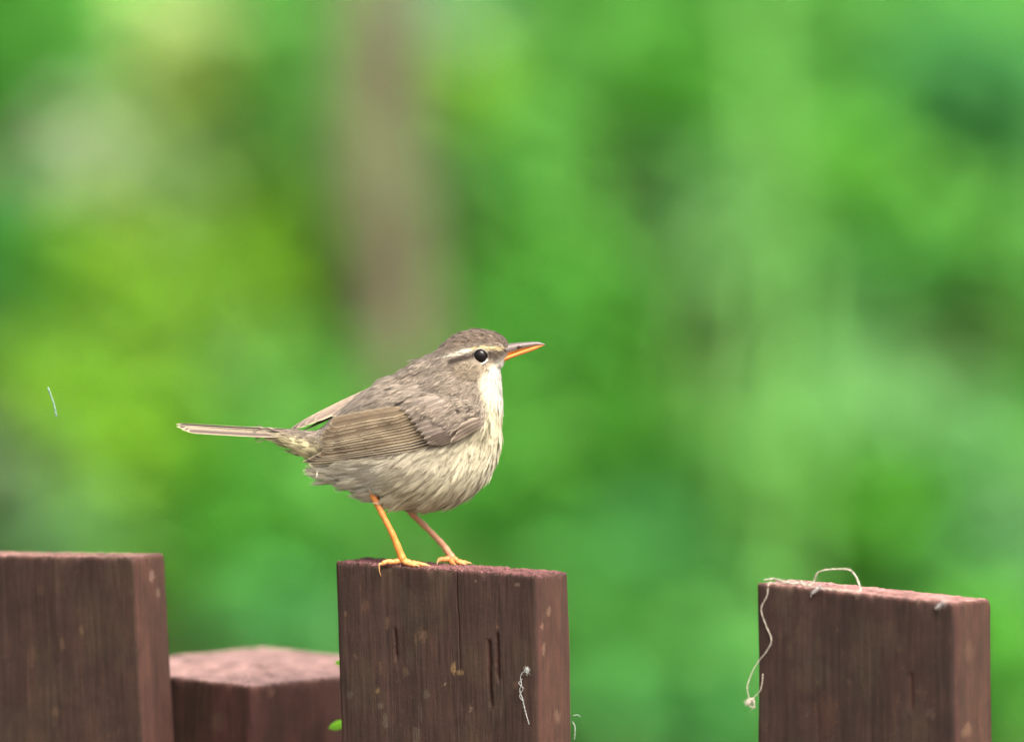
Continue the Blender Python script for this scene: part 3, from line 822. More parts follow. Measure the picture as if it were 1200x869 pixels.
for sgn in (-1, 1):                                  # shoulder / folded wing bulge, thigh
    add_ell(bm, (505, sgn * 44, -490), (62, 20, 30))
    add_ell(bm, (470, sgn * 22, -566), (26, 18, 24))
tmp = bpy.data.meshes.new('tmp'); bm.to_mesh(tmp); bm.free()
to = bpy.data.objects.new('tmp', tmp); COL.objects.link(to)
rm = to.modifiers.new('r', 'REMESH'); rm.mode = 'VOXEL'; rm.voxel_size = 2.0
sm = to.modifiers.new('s', 'SMOOTH'); sm.iterations = 12; sm.factor = .5
bpy.context.view_layer.update()
dg = bpy.context.evaluated_depsgraph_get()
ev = bpy.data.meshes.new_from_object(to.evaluated_get(dg))
nv = len(ev.vertices)
BV = np.empty(nv * 3, np.float32); ev.vertices.foreach_get('co', BV); BV = BV.reshape(-1, 3).astype(float)
ev.calc_loop_triangles()
BT = np.empty(len(ev.loop_triangles) * 3, np.int32); ev.loop_triangles.foreach_get('vertices', BT); BT = BT.reshape(-1, 3)
BN = np.empty(nv * 3, np.float32); ev.vertices.foreach_get('normal', BN); BN = BN.reshape(-1, 3).astype(float)
bvh = BVHTree.FromPolygons([tuple(v) for v in BV], [tuple(t) for t in BT])
BPOLY = [tuple(p.vertices) for p in ev.polygons]
bpy.data.objects.remove(to); bpy.data.meshes.remove(tmp)
BA = BV.copy(); BA[:, 2] = -BV[:, 2]                # bird space (px, depth, py)

def side_depth(px, py):
    """half thickness of the body where the photo shows (px, py) on its near side; None beside the body"""
    d = 40.0; hit = None
    for _ in range(4):
        q = bvh.ray_cast(Vector((px, -200, -(py - d * TANP))), Vector((0, 1, 0)))
        if q[0] is None: return None
        d = -q[0].y; hit = d
    return hit

# ---- colouring, all in photo side view
def sd_poly(x, y, poly):
    """signed distance to a polygon, negative inside"""
    poly = np.asarray(poly, float); n = len(poly)
    d = np.full(x.shape, 1e9); inside = np.zeros(x.shape, bool)
    for i in range(n):
        a, b = poly[i], poly[(i + 1) % n]
        e = b - a; wx, wy = x - a[0], y - a[1]
        t = np.clip((wx * e[0] + wy * e[1]) / (e @ e), 0, 1)
        d = np.minimum(d, (wx - e[0] * t) ** 2 + (wy - e[1] * t) ** 2)
        c = ((a[1] > y) != (b[1] > y)) & (x < (b[0] - a[0]) * (y - a[1]) / (b[1] - a[1] + 1e-12) + a[0])
        inside ^= c
    d = np.sqrt(d)
    return np.where(inside, -d, d)

UNDER = [(592, 421), (580, 427), (567, 433), (560, 446), (564, 468), (571, 488), (566, 503), (530, 523), (497, 527), (450, 537), (375, 541), (345, 526), (300, 512), (300, 640), (640, 640), (640, 421)]
THROAT = [(592, 422), (580, 429), (572, 436), (570, 455), (577, 478), (600, 492), (620, 460), (620, 422)]
SUP_F = [(592, 406), (575, 404.5), (556, 405), (549, 407.5), (550, 411), (560, 408), (575, 409.5), (590, 410.5)]
SUP_R = [(551, 407), (540, 409.5), (528, 414), (517, 417), (518, 418.8), (530, 417.6), (542, 413.8), (552, 410.5)]
STRIPE = [(556, 414), (542, 416), (528, 420), (522, 424), (530, 427), (545, 421), (556, 420)]
LORE = [(600, 406), (588, 411), (572, 411.5), (572, 419), (582, 420), (600, 412)]
CHEEK = [(552, 423), (534, 426), (529, 436), (538, 446), (556, 447), (572, 436), (578, 424), (566, 424)]
EARLINE = [(526, 422), (533, 440), (547, 444), (559, 445), (558, 448), (545, 447.5), (530, 442), (523, 424)]
CROWN = [(604, 402), (596, 406), (585, 401), (560, 401), (545, 404), (528, 410), (512, 414), (495, 408), (500, 380), (610, 370)]
UTC = [(360, 545), (290, 520), (290, 505), (335, 510), (352, 515), (376, 520), (378, 540)]
VENT = [(440, 545), (380, 545), (360, 545), (360, 600), (440, 600)]

def plume_color(px, py, rng=None):
    px = np.asarray(px, float); py = np.asarray(py, float)
    def mix(C, col, poly, soft, k=1.0):
        m = k * (1 - smooth01(sd_poly(px, py, poly), -soft, soft))
        return C * (1 - m[..., None]) + lin(col) * m[..., None]
    C = np.tile(lin((154, 140, 126)), px.shape + (1,))
    nz = vnoise(px * .05, py * .05, 0, 50)
    C = C * (1 + .10 * nz[..., None])
    C = mix(C, (128, 111, 97), CROWN, 3)
    C = mix(C, (220, 210, 184), UNDER, 5)
    # sides of the breast buffier, mid belly paler
    m = np.exp(-(((px - 570) / 26) ** 2 + ((py - 505) / 30) ** 2)) * .6 * (1 - smooth01(sd_poly(px, py, UNDER), -5, 5))
    C = C * (1 - m[..., None]) + lin((206, 194, 160)) * m[..., None]
    m = np.exp(-(((px - 470) / 40) ** 2 + ((py - 545) / 16) ** 2)) * .6 * (1 - smooth01(sd_poly(px, py, UNDER), -5, 5))
    C = C * (1 - m[..., None]) + lin((202, 190, 172)) * m[..., None]
    m = smooth01(py, 556, 592) * .4 * (1 - smooth01(sd_poly(px, py, UNDER), -5, 5))
    C = C * (1 - m[..., None]) + lin((204, 190, 148)) * m[..., None]
    C = mix(C, (238, 232, 214), VENT, 8, .8)
    C = mix(C, (222, 210, 166), UTC, 4, .85)
    C = mix(C, (212, 209, 200), THROAT, 9)
    C = mix(C, (164, 148, 126), CHEEK, 4, .7)
    C = mix(C, (80, 66, 56), EARLINE, 1.8, .5)
    C = mix(C, (214, 194, 148), SUP_F, 1.6)
    C = mix(C, (232, 224, 204), SUP_R, 1.3)
    C = mix(C, (66, 54, 46), STRIPE, 2.2, .9)
    C = mix(C, (92, 78, 64), LORE, 1.8, .9)
    for (x, y, r) in ((586, 429, 1.5), (589, 432, 1.4), (583, 433, 1.5), (592, 429, 1.2), (557, 446, 2)):
        m = np.exp(-((px - x) ** 2 + (py - y) ** 2) / r ** 2) * .75
        C = C * (1 - m[..., None]) + lin((70, 58, 46)) * m[..., None]
    return C

ALB = np.array([.515, .54, .52])
bc = plume_color(BA[:, 0], side_py(BA)) * ALB
body = mesh_obj('body', L3(BA), BPOLY, M_plume, bird, bc)

# ---- feather flow (photo side view) : position, direction (dx right, dy down), length, width, lift
GUIDE = [
 (596, 403, -1, -.55, 4.5, 1.6, .10), (583, 394, -1, -.45, 7, 2.4, .10), (560, 386, -1, -.05, 9, 3.0, .14), (535, 386, -.95, .2, 11, 3.4, .18), (512, 397, -.85, .5, 13, 4, .18),
 (485, 420, -.82, .52, 15, 5, .10), (450, 445, -.85, .5, 17, 6, .10), (420, 462, -.88, .45, 18, 6, .08), (580, 412, -1, .05, 5, 1.5, .08), (560, 405, -1, .05, 6, 1.6, .07), (535, 412, -.95, .25, 8, 1.8, .08),
 (545, 432, -.9, .35, 8, 2.2, .12), (560, 436, -.75, .6, 8, 2.2, .12), (575, 428, -.6, .8, 7, 2, .12), (592, 424, -.35, .95, 7, 2, .16), (590, 445, -.2, 1, 12, 3, .12), (580, 460, -.3, .95, 14, 3.4, .10),
 (530, 445, -.85, .5, 13, 4, .12), (505, 440, -.82, .55, 16, 5, .11), (520, 470, -.75, .62, 17, 5, .10), (490, 465, -.82, .55, 18, 5.5, .10), (545, 485, -.85, .5, 15, 4.5, .08), (560, 470, -.7, .7, 14, 4, .10),
 (585, 480, -.25, .97, 16, 4, .10), (585, 515, -.4, .92, 18, 4.5, .10), (570, 540, -.55, .84, 22, 5, .11), (550, 560, -.6, .8, 24, 5, .12), (520, 575, -.62, .78, 26, 5.5, .14), (535, 535, -.62, .78, 22, 5.5, .09),
 (500, 545, -.75, .66, 24, 6, .10), (500, 580, -.65, .76, 26, 5, .16), (470, 545, -.9, .45, 25, 6, .10), (470, 575, -.72, .7, 22, 5, .16), (440, 550, -.95, .3, 26, 6, .10), (440, 575, -.85, .52, 22, 5, .16), (410, 560, -1, .25, 28, 5, .22), (388, 555, -1, .15, 26, 4.5, .2), (395, 565, -.95, .3, 24, 4, .28),
 (400, 500, -.95, .3, 16, 5, .06), (375, 505, -1, .12, 18, 4, .05), (350, 505, -1, -.08, 18, 3.2, .02), (360, 530, -1, -.35, 20, 3.5, .03), (335, 518, -1, -.30, 18, 3, .015), (318, 510, -1, -.15, 14, 2.4, .01), (325, 503, -1, -.06, 14, 2.4, .01),
]
GD = np.array(GUIDE)
WING_POLY = [(474, 484), (400, 494), (378, 508), (372, 530), (358, 540), (410, 534), (450, 531), (485, 524), (524, 517), (532, 506), (518, 498), (500, 490)]
EYE = (563.0, 416.8); EYE_R = 8.6

def guides_at(px, py):
    d2 = (px[:, None] - GD[None, :, 0]) ** 2 + (py[:, None] - GD[None, :, 1]) ** 2
    w = 1 / (d2 + 30) ** 1.6
    w /= w.sum(1, keepdims=True)
    return w @ GD[:, 2:]

def make_plumage():
    rng = np.random.default_rng(77)
    tri = BA[BT]
    ar = np.linalg.norm(np.cross(tri[:, 1] - tri[:, 0], tri[:, 2] - tri[:, 0]), axis=1) / 2
    n0 = 60000
    ti = rng.choice(len(BT), n0, p=ar / ar.sum())
    r1, r2 = np.sqrt(rng.random(n0)), rng.random(n0)
    wts = np.stack([1 - r1, r1 * (1 - r2), r1 * r2], -1)
    pos = (tri[ti] * wts[..., None]).sum(1)
    NB = BN.copy(); NB[:, 2] *= -1
    nor = (NB[BT[ti]] * wts[..., None]).sum(1); nor /= np.linalg.norm(nor, axis=1)[:, None]
    sy = side_py(pos)
    G = guides_at(pos[:, 0], sy)
    L = G[:, 2]
    # thin out: spacing grows with feather length
    space = np.clip(L * .24, 2.1, 4.6)
    cell = {}
    keep = np.zeros(n0, bool)
    for i in range(n0):
        sp = space[i]; c = tuple((pos[i] // 5).astype(int)); ok = True
        for dx in (-1, 0, 1):
            for dy in (-1, 0, 1):
                for dz in (-1, 0, 1):
                    for j in cell.get((c[0] + dx, c[1] + dy, c[2] + dz), ()):
                        if ((pos[i] - pos[j]) ** 2).sum() < sp * sp: ok = False; break
                    if not ok: break
                if not ok: break
            if not ok: break
        if ok:
            keep[i] = True; cell.setdefault(c, []).append(i)
    eye_d = np.hypot(pos[:, 0] - EYE[0], sy - EYE[1])
    sidey = np.abs(nor[:, 1]) > .35
    keep &= ~((eye_d < EYE_R + 1.2) & sidey)
    keep &= ~((sd_poly(pos[:, 0], sy, WING_POLY) < -1) & (np.abs(pos[:, 1]) > 14))
    keep &= ~((pos[:, 0] > 596) & (pos[:, 2] > 400) & (pos[:, 2] < 416))
    pos, nor, sy, G = pos[keep], nor[keep], sy[keep], G[keep]
    n = len(pos)
    dirv = np.stack([G[:, 0], np.zeros(n), G[:, 1]], -1) + rng.normal(0, .13, (n, 3))
    T = dirv - nor * (dirv * nor).sum(1)[:, None]
    T /= np.linalg.norm(T, axis=1)[:, None]
    B = np.cross(nor, T)
    Ln = G[:, 2] * rng.uniform(.9, 1.45, n); W = G[:, 3] * rng.uniform(.6, 1.05, n); lift = G[:, 4] * rng.uniform(.4, 1.5, n) * np.where((rng.random(n) < .06) & (pos[:, 0] > 380), 1.8, 1)
    head = smooth01(pos[:, 0] - (pos[:, 2] - 440) * .6, 520, 560) * (pos[:, 2] < 460)
    Rad = np.where(head > .5, 30, 70)
    K = 42
    tb = rng.uniform(-1, 1, (n, K)); se = (.5 + .5 * np.sqrt(1 - tb ** 2)) * rng.uniform(.62, 1.0, (n, K)) * 1.02
    s0 = np.clip(se - rng.uniform(.45, .8, (n, K)), 0, 1)
    st = np.linspace(0, 1, 4)
    s = s0[..., None] + (se - s0)[..., None] * st
    lat = tb[..., None] * (st ** 1.3) * W[:, None, None] * rng.uniform(.8, 1.15, (n, K))[..., None] + rng.normal(0, .25, (n, K, 1)) * st
    Lk = Ln[:, None, None]
    out = .4 + lift[:, None, None] * s * Lk - .62 * (s * Lk) ** 2 / (2 * Rad[:, None, None]) + rng.normal(0, .35, (n, K, 1)) * st + .25 * np.abs(lat) * -.3
    out = np.maximum(out, -1.5)
    SHO = [(478, 462), (545, 470), (574, 488), (566, 499), (545, 500), (522, 492), (498, 482), (478, 476)]
    out = out + (11 * (1 - smooth01(sd_poly(pos[:, 0], sy, SHO), -5, 6)) * (np.abs(pos[:, 1]) > 14))[:, None, None]
    C3 = pos[:, None, None] + T[:, None, None] * (s * Lk)[..., None] + B[:, None, None] * lat[..., None] + nor[:, None, None] * out[..., None]
    tan = np.gradient(C3, axis=2); tan /= np.linalg.norm(tan, axis=-1)[..., None] + 1e-9
    wd = np.cross(tan, nor[:, None, None] + .25 * rng.normal(0, 1, (n, K, 1, 3))); wd /= np.linalg.norm(wd, axis=-1)[..., None] + 1e-9
    hw = rng.uniform(.12, .34, (n, K, 1)) * np.array([.9, 1, .8, .2])
    tip = C3[:, :, -1]; tsy = side_py(tip)
    ok = np.hypot(tip[..., 0] - EYE[0], tsy - EYE[1]) > EYE_R + .3
    ALU = [(525, 521), (530, 506), (548, 498), (566, 491), (572, 496), (560, 509), (545, 516)]
    offw = np.abs(pos[:, 1])[:, None] > 14
    ok &= ~((sd_poly(tip[..., 0], tsy, ALU) < 0) & offw)
    GAPE = [(578, 427), (600, 413), (612, 409), (612, 418), (594, 425)]
    md = C3[:, :, 2]; ok &= sd_poly(tip[..., 0], tsy, GAPE) > .3; ok &= sd_poly(md[..., 0], side_py(md), GAPE) > .3; ok &= np.hypot(md[..., 0] - EYE[0], side_py(md) - EYE[1]) > EYE_R + .3
    col = plume_color(tip[..., 0] * .75 + md[..., 0] * .25, tsy * .75 + side_py(md) * .25)
    fvar = np.exp(rng.normal(0, .12, (n, 1))) * np.exp(rng.normal(0, .34, (n, K)))
    # darker feather centres on crown and mantle, paler fringes
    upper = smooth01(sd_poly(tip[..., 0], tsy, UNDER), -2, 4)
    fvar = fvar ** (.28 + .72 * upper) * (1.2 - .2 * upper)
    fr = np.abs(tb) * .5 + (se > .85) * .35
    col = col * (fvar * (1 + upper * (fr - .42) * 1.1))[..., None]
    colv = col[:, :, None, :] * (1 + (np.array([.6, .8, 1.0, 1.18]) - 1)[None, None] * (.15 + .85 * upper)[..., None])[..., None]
    Vv = np.stack([C3 - wd * hw[..., None], C3 + wd * hw[..., None]], 3)     # n,K,4,2,3
    Vv = Vv[ok]; colv = np.repeat(colv[ok][:, :, None, :], 2, 2)
    m = len(Vv)
    F = (np.arange(m)[:, None, None] * 8 + np.array([[0, 1, 3, 2], [2, 3, 5, 4], [4, 5, 7, 6]])[None]).reshape(-1, 4)
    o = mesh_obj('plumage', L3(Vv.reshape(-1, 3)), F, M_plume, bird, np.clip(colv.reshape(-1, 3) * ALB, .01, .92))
    o['kind'] = 'stuff'
    print('feathers', n, 'barbs', m)
make_plumage()

# ---- wings
pts_fit = []
for x in range(372, 566, 8):
    for y in range(478, 548, 6):
        d = side_depth(x, y)
        if d is not None and d > 8: pts_fit.append((x, y, d))
pts_fit += [(352, 541, 16)] * 4 + [(375, 510, 20)] * 3
pf = np.array(pts_fit); q1, q2 = (pf[:, 0] - 460) / 100, (pf[:, 1] - 510) / 30
Afit = np.stack([np.ones_like(q1), q1, q2, q1 * q1, q1 * q2, q2 * q2, q1 ** 3], -1)
coef, *_ = np.linalg.lstsq(Afit, pf[:, 2], rcond=None)
_cache = {}
def wing_depth(x, y):
    q1, q2 = (x - 460) / 100, (y - 510) / 30
    f = np.array([1, q1, q2, q1 * q1, q1 * q2, q2 * q2, q1 ** 3]) @ coef
    k = (round(x), round(y))
    if k not in _cache: _cache[k] = side_depth(*k)
    d = _cache[k]
    return max(f, d + .6) if d is not None and x > 395 else f

DARKF = lin((92, 76, 68)); MIDF = lin((136, 118, 104)); PALEF = lin((222, 204, 172)); BUFF = lin((166, 142, 104)); GREYF = lin((150, 134, 122))

def blade(name, parent, c0, c1, c2, hw, layer, sgn, core, edge, mapper, edge_w=.30, edge_k=1.0, n=22, m=9, outer=1, tipround=.16, camber=1.0, both=.35):
    """one feather: curved vane with shaft; c0..c2 bezier of the shaft in photo pixels, layer = height above the wing surface"""
    s = np.linspace(0, 1, n); t = np.linspace(-1, 1, m)
    c0, c1, c2 = (np.array(c, float) for c in (c0, c1, c2))
    Cn = (1 - s)[:, None] ** 2 * c0 + 2 * (s * (1 - s))[:, None] * c1 + (s ** 2)[:, None] * c2
    Tn = np.gradient(Cn, axis=0); Tn /= np.linalg.norm(Tn, axis=1)[:, None]
    Nn = np.stack([-Tn[:, 1], Tn[:, 0]], -1)               # image normal; for a feather pointing left this points up (negative py)
    prof = np.minimum(1, .35 + s * 3.5) * np.sqrt(np.clip(1 - (np.maximum(s - (1 - tipround), 0) / tipround) ** 2, 0, 1))
    prof = np.maximum(prof, .03)
    L = np.linalg.norm(c2 - c0)
    V, C, ST = [], [], []
    nz = np.random.default_rng(abs(hash((round(c0[0] * 10), round(c0[1] * 10), round(layer * 10)))) % 99991)
    for i in range(n):
        for j in range(m):
            tt = t[j]
            wv = hw * prof[i] * (1.0 if tt * outer < 0 else .8)
            p = Cn[i] - Nn[i] * tt * wv
            lay = layer - camber * (tt * tt) + (.35 if j == m // 2 else 0) - .25 * (1 - s[i])
            V.append(mapper(p[0], p[1], lay, sgn))
            e = smooth01(np.array(tt * outer), 1 - edge_w * 1.6, 1 - edge_w * .5) * edge_k
            e = max(float(e), both * float(smooth01(np.array(-tt * outer), .75, 1)), .8 * edge_k * float(smooth01(np.array(s[i]), .95, 1.0)))
            col = core * (1 - e) + edge * e
            if j == m // 2: col = col * .6
            col = col * (1 + .05 * nz.normal())
            C.append(col); ST.append((s[i] * L, tt * hw))
    return mesh_obj(name, L3(np.array(V)), grid_faces(n, m), M_feather, parent, np.clip(np.array(C) * ALB, .01, .9), np.array(ST))

def map_near(x, y, lay, sgn):
    d = wing_depth(x, y) + lay
    return (x, -d, y - d * TANP)

# far wing: mirror image, held a little higher and farther back (affine in side view)
src = np.array([[353, 541, 1], [376, 508, 1], [470, 480, 1]], float)
dst = np.array([[346, 508], [372, 491], [458, 452]], float)
AFF = np.linalg.solve(src, dst)
def map_far(x, y, lay, sgn):
    d = min(wing_depth(x, y), 46) * .8 + lay
    q = np.array([x, y, 1.0]) @ AFF
    return (q[0], d * .85 + 2 - max(0, (470 - x)) * .09, q[1] + 2 * 0)

def make_wing(sgn, mapper):
    # base of the wing: the muscled patch hidden below the coverts
    xs = np.linspace(470, 560, 16); ys = np.linspace(486, 514, 9)
    V = []
    for x in xs:
        for y in ys:
            u = (x - 515) / 46; v = (y - 500) / 15
            r = u * u + v * v
            yy = 500 + (y - 500) * math.sqrt(max(.05, 1 - .8 * u * u))
            V.append(mapper(x, yy + (515 - x) * .08, .5 - 1.2 * r, sgn))
    w = mesh_obj('wing', L3(np.array(V)), grid_faces(16, 9), M_plume, bird, np.tile(lin((138, 120, 106)) * ALB, (len(V), 1)))
    N = 14
    for i in range(N):
        f = i / (N - 1)
        root = np.array([466, 482]) * (1 - f) + np.array([500, 520]) * f + np.array([14, -2])
        if i < 4:   tip = (387 - 4 * i, 497 + 5.6 * i)                       # tertials, tops of the stack
        elif i < 10: tip = (375 + .2 * i, 513 + (i - 3) * 2.5)               # secondaries
        else:       tip = (371 - (i - 10) * 5.6, 533 + (i - 10) * 2.4)         # primaries, reaching past
        tip = np.array(tip) + np.array([random.uniform(-2, 2), random.uniform(-.5, .5)])
        mid_ = (root + tip) / 2 + np.array([0, -3 + 7 * f])
        core = (DARKF * .5 + BUFF * .42) * (1.1 - .35 * f) if i < 11 else DARKF * .62
        edge = PALEF * (.95 + .25 * f) * random.uniform(.8, 1.15); core = core * random.uniform(.85, 1.2)
        blade('flight_feather', w, root, mid_, tip, (7.2, 6.4, 6.0, 5.6)[i] if i < 4 else 4.8, 10.5 - i * .7, sgn, core, edge, mapper, edge_w=.16 if i < 4 else .25, outer=1, tipround=.12 if i < 11 else .2, camber=.35)
    # greater coverts: tips along the slanting edge, each overlapping the one below
    for i in range(9):
        f = i / 8
        tip = np.array([470, 479]) * (1 - f) + np.array([500, 519]) * f + np.array([random.uniform(-1.5, 1.5), 0])
        root = tip + np.array([40, -13 + 6 * f])
        blade('covert_feather', w, root, (root + tip) / 2 + np.array([0, -2]), tip, 4.6, 12.4 - i * .6, sgn, GREYF * (.78 + .12 * (i % 3) / 2), PALEF * .8, mapper, edge_w=.2, outer=1, tipround=.4, edge_k=.42, n=14, m=7, camber=.8)
    for i in range(5):                                                        # primary coverts
        f = i / 4
        tip = np.array([503 + f * 8, 512 + f * 8.5]); root = tip + np.array([40, -17])
        blade('covert_feather', w, root, (root + tip) / 2 + np.array([0, 2]), tip, 3.4, 9.6 - i * .5, sgn, DARKF * 1.15, PALEF * .75, mapper, edge_w=.26, outer=1, tipround=.3, n=14, m=7, camber=.7)
    for i in range(8):                                                        # median coverts, above
        f = i / 7
        tip = np.array([490, 476]) * (1 - f) + np.array([524, 506]) * f; root = tip + np.array([26, -10])
        blade('covert_feather', w, root, (root + tip) / 2 + np.array([0, -1]), tip, 5.2, 13.2 - i * .5, sgn, GREYF * (.9 + .1 * (i % 2)), PALEF * .8, mapper, edge_w=.25, outer=1, tipround=.5, edge_k=.25, n=12, m=7, camber=1.0)
    for i, (r0, tp, h) in enumerate((((567, 495), (528, 517.5), 4.4), ((566, 493), (534, 509), 3.4), ((562, 490), (536, 502.5), 3.0))):   # alula
        blade('alula_feather', w, r0, ((r0[0] + tp[0]) / 2, (r0[1] + tp[1]) / 2 - 2.5), tp, h, 14.5 + i * .9, sgn, MIDF * .85, PALEF * .8, mapper, edge_w=.24, outer=1, tipround=.4, n=14, m=7, camber=.9, both=.8)
    return w
make_wing(-1, map_near)
fw = make_wing(1, map_far)
# inner feathers of the far wing lie across the back, their upper side to the sky
TOPX = np.array([330, 338, 349, 367, 394, 421, 442, 470]); TOPY = np.array([509, 503, 494.5, 484, 472, 459, 450, 437])
def map_top(x, y, lay, sgn):
    v = y - np.interp(x, TOPX, TOPY)
    d = 12 - v * 1.25 - lay
    return (x, d, y + d * TANP * .6)
for (r0, tp, hw, lay, cr, k) in (((462, 446), (338.5, 505), 3.6, 0, DARKF * 1.1, .8), ((462, 447), (347, 501.5), 4.2, 1.0, MIDF * .95, .8), ((462, 449), (357, 497), 4.8, 2.0, MIDF * 1.1, .8),
                              ((462, 453), (368, 492.5), 5.0, 3.0, MIDF * 1.2, .9), ((460, 459), (388, 487), 4.2, 3.6, MIDF * 1.0, .8)):
    blade('flight_feather', fw, r0, ((r0[0] + tp[0]) / 2, (r0[1] + tp[1]) / 2 - 5), tp, hw, lay, 1, cr, PALEF, map_top, edge_w=.26, outer=1, tipround=.2, camber=.3, edge_k=k, both=.5)

# ---- tail: twelve narrow feathers, nearly edge on, the outer ones lower
tl = mesh_obj('tail', L3(np.array(tube([(350, 0, 508), (335, 0, 507), (320, 0, 506), (300, 0, 504.5)], [5, 4.5, 3.5, 1], 14)[0])), tube([(0, 0, 0), (1, 0, 0), (2, 0, 0), (3, 0, 0)], [1, 1, 1, 1], 14)[1], M_plume, bird,
              np.tile(lin((140, 124, 100)) * ALB, (58, 1)))
for k in range(6):
    for sg in (-1, 1):
        f = k / 5
        root = np.array([352, sg * (1.0 + 4.5 * f), 503.0 + 7.0 * f])
        tip = np.array([(206, 212, 207, 215, 213, 218)[k] + (3 if sg > 0 else 0), sg * (2 + 8.5 * f), 496.2 + 6.6 * f])
        ln = tip - root
        s = np.linspace(0, 1, 26); t = np.linspace(-1, 1, 7)
        roll = R(18 + 44 * f) * sg
        lat = np.array([0, math.cos(roll), math.sin(abs(roll)) * 1.0 * 1]) if sg > 0 else np.array([0, -math.cos(roll), math.sin(abs(roll))])
        V, C, ST = [], [], []
        for i, si in enumerate(s):
            pr = min(1, .4 + si * 2) * (1 - max(0, (si - .93) / .07) ** 2 * .92)
            for j, tj in enumerate(t):
                wv = (2.8 if tj > 0 else 4.2) * pr
                p = root + ln * si + lat * tj * wv + np.array([-max(0, si - .9) * 30 * (1 - abs(tj)) * .6 * 0, 0, math.sin(si * math.pi) * .8 - (.3 if j == 3 else 0)])
                V.append(p)
                e = float(smooth01(np.array(abs(tj)), .35, .8)) * (1 if tj > 0 else .75)
                c = (DARKF * (.55 + .6 * (k % 2))) * (1 - e) + PALEF * .55 * e
                if si > .97: c = c * .3 + PALEF * .8
                if j == 3: c = c * .7
                C.append(c); ST.append((si * 145, tj * 4.5))
        mesh_obj('tail_feather', L3(np.array(V)), grid_faces(26, 7), M_feather, tl, np.clip(np.array(C) * ALB, .01, .9), np.array(ST))

# ---- bill
def loft(name, parent, rows, mat, colf, n=20, m=44, flat_top=0.0, flat_bot=0.0):
    """rows of (px, py top, py bottom, half width) along the bill"""
    r = spline(np.array(rows, float), m)
    V, C = [], []
    for (x, t0, b0, w) in r:
        for q in np.linspace(0, 2 * math.pi, n, endpoint=False):
            cy, cz = math.cos(q), math.sin(q)
            k = .5 * (t0 + b0) - .5 * (b0 - t0) * (abs(cz) ** .8) * (1 if cz > 0 else -1)
            V.append((x, w * (abs(cy) ** .85) * (1 if cy > 0 else -1), k)); C.append(colf(x, k, cz))
    V = np.array(V); F = grid_faces(m, n, True)
    Fl = F.tolist() + [list(range(n))[::-1], [n * (m - 1) + i for i in range(n)]]
    return mesh_obj(name, L3(V), Fl, mat, parent, np.clip(np.array(C), .01, .9))

bill = loft('bill', bird, [(580, 404, 420, 9), (590, 403, 417.5, 8.6), (600, 401.6, 413.5, 7.2), (610, 400.6, 410, 5.8), (620, 400.0, 406.8, 4.4), (630, 399.9, 404.4, 2.7), (636, 401.4, 403.8, 1.4), (639.5, 403.0, 403.9, .4)], M_bill,
     lambda x, k, cz: lin((84, 75, 70)) * (1 - np.clip((x - 626) / 14, 0, 1) * .0) * (1.0) if cz > -.55 else lin((190, 120, 50)))
bill['label'] = 'upper half of the bill, grey brown and slightly hooked'
lowm = loft('lower_mandible', bill, [(579, 421.5, 427, 8.8), (588, 417, 424, 8.0), (598, 413.8, 420, 6.8), (608, 410.2, 416.4, 5.2), (618, 407.0, 413, 3.8), (628, 404.4, 409.2, 2.4), (635, 403.4, 405.6, 1.1), (638, 403.4, 404.2, .4)], M_bill,
     lambda x, k, cz: lin((180, 112, 46)) * (.9 + .2 * cz))
lowm['label'] = 'orange lower half of the bill'
for sg in (-1, 1):
    V, F = tube(spline([(606.5, sg * 6.35, 405.8), (609.5, sg * 6.0, 404.9), (612.5, sg * 5.5, 404.2)], 8), [.6, 1.3, 1.6, 1.7, 1.7, 1.5, 1.1, .5], 8)
    mesh_obj('nostril', L3(V), F, M_bill, bill, np.tile(lin((50, 34, 26)), (len(V), 1)))

# ---- eyes
for sg in (-1, 1):
    d = side_depth(*EYE); yc = EYE[1] - d * TANP
    bm = bmesh.new(); bmesh.ops.create_uvsphere(bm, u_segments=40, v_segments=24, radius=1)
    V = np.array([v.co[:] for v in bm.verts]); F = [[v.index for v in f.verts] for f in bm.faces]; bm.free()
    er = 9.4; ctr = np.array([EYE[0], sg * (d - 2.6), yc])
    e = mesh_obj('eye', L3(V * [er, er * .85, er] + ctr), F, M_eye, bird)
    ang = np.linspace(0, 2 * math.pi, 72, endpoint=False)
    VV, CC = [], []
    for k, a in enumerate(ang):
        # ring feathers: white below and behind, broken in front and at the rear corner
        br = 1.0
        fx, fy = math.cos(a), math.sin(a)                    # fy > 0 : below
        wgt = smooth01(np.array(fy), -.25, .35) * 1.0 + .28 * smooth01(np.array(-fy), .3, .8)
        gap = max(math.exp(-((fx - 1) / .05) ** 2), math.exp(-((fx + 1) / .06) ** 2) * 1.0)
        w = float(np.clip(wgt, .0, 1)) * (1 - gap)
        col = lin((72, 58, 48)) * (1 - w) + lin((255, 250, 234)) * w * 1.1
        for q in np.linspace(0, 2 * math.pi, 8, endpoint=False):
            rr = 8.9 + 1.05 * math.cos(q) + .15 * math.sin(k * 2.3)
            VV.append((EYE[0] + fx * rr, sg * (d + 2.3 + 1.3 * math.sin(q)), yc + fy * rr)); CC.append(col)
    VV = np.array(VV)
    F = grid_faces(72, 8, True); F = np.vstack([F, np.stack([71 * 8 + np.arange(8), 71 * 8 + (np.arange(8) + 1) % 8, (np.arange(8) + 1) % 8, np.arange(8)], -1)])
    mesh_obj('eye_ring', L3(VV), F, M_plume, e, np.array(CC) * ALB)

# ---- legs and feet; toes rest on the top of the post
def world_local(px, y, up):
    """point over the post's top: photo px across, y depth in px units (world), up px above the wood"""
    p = P(px, 655, y * S)
    return np.array([p.x, y * S, mid.top(p.x, y * S) + up * S]) - np.array(bpos)
def pic_local(px, py, y): return np.array(P(px, py, y * S)) - np.array(bpos)

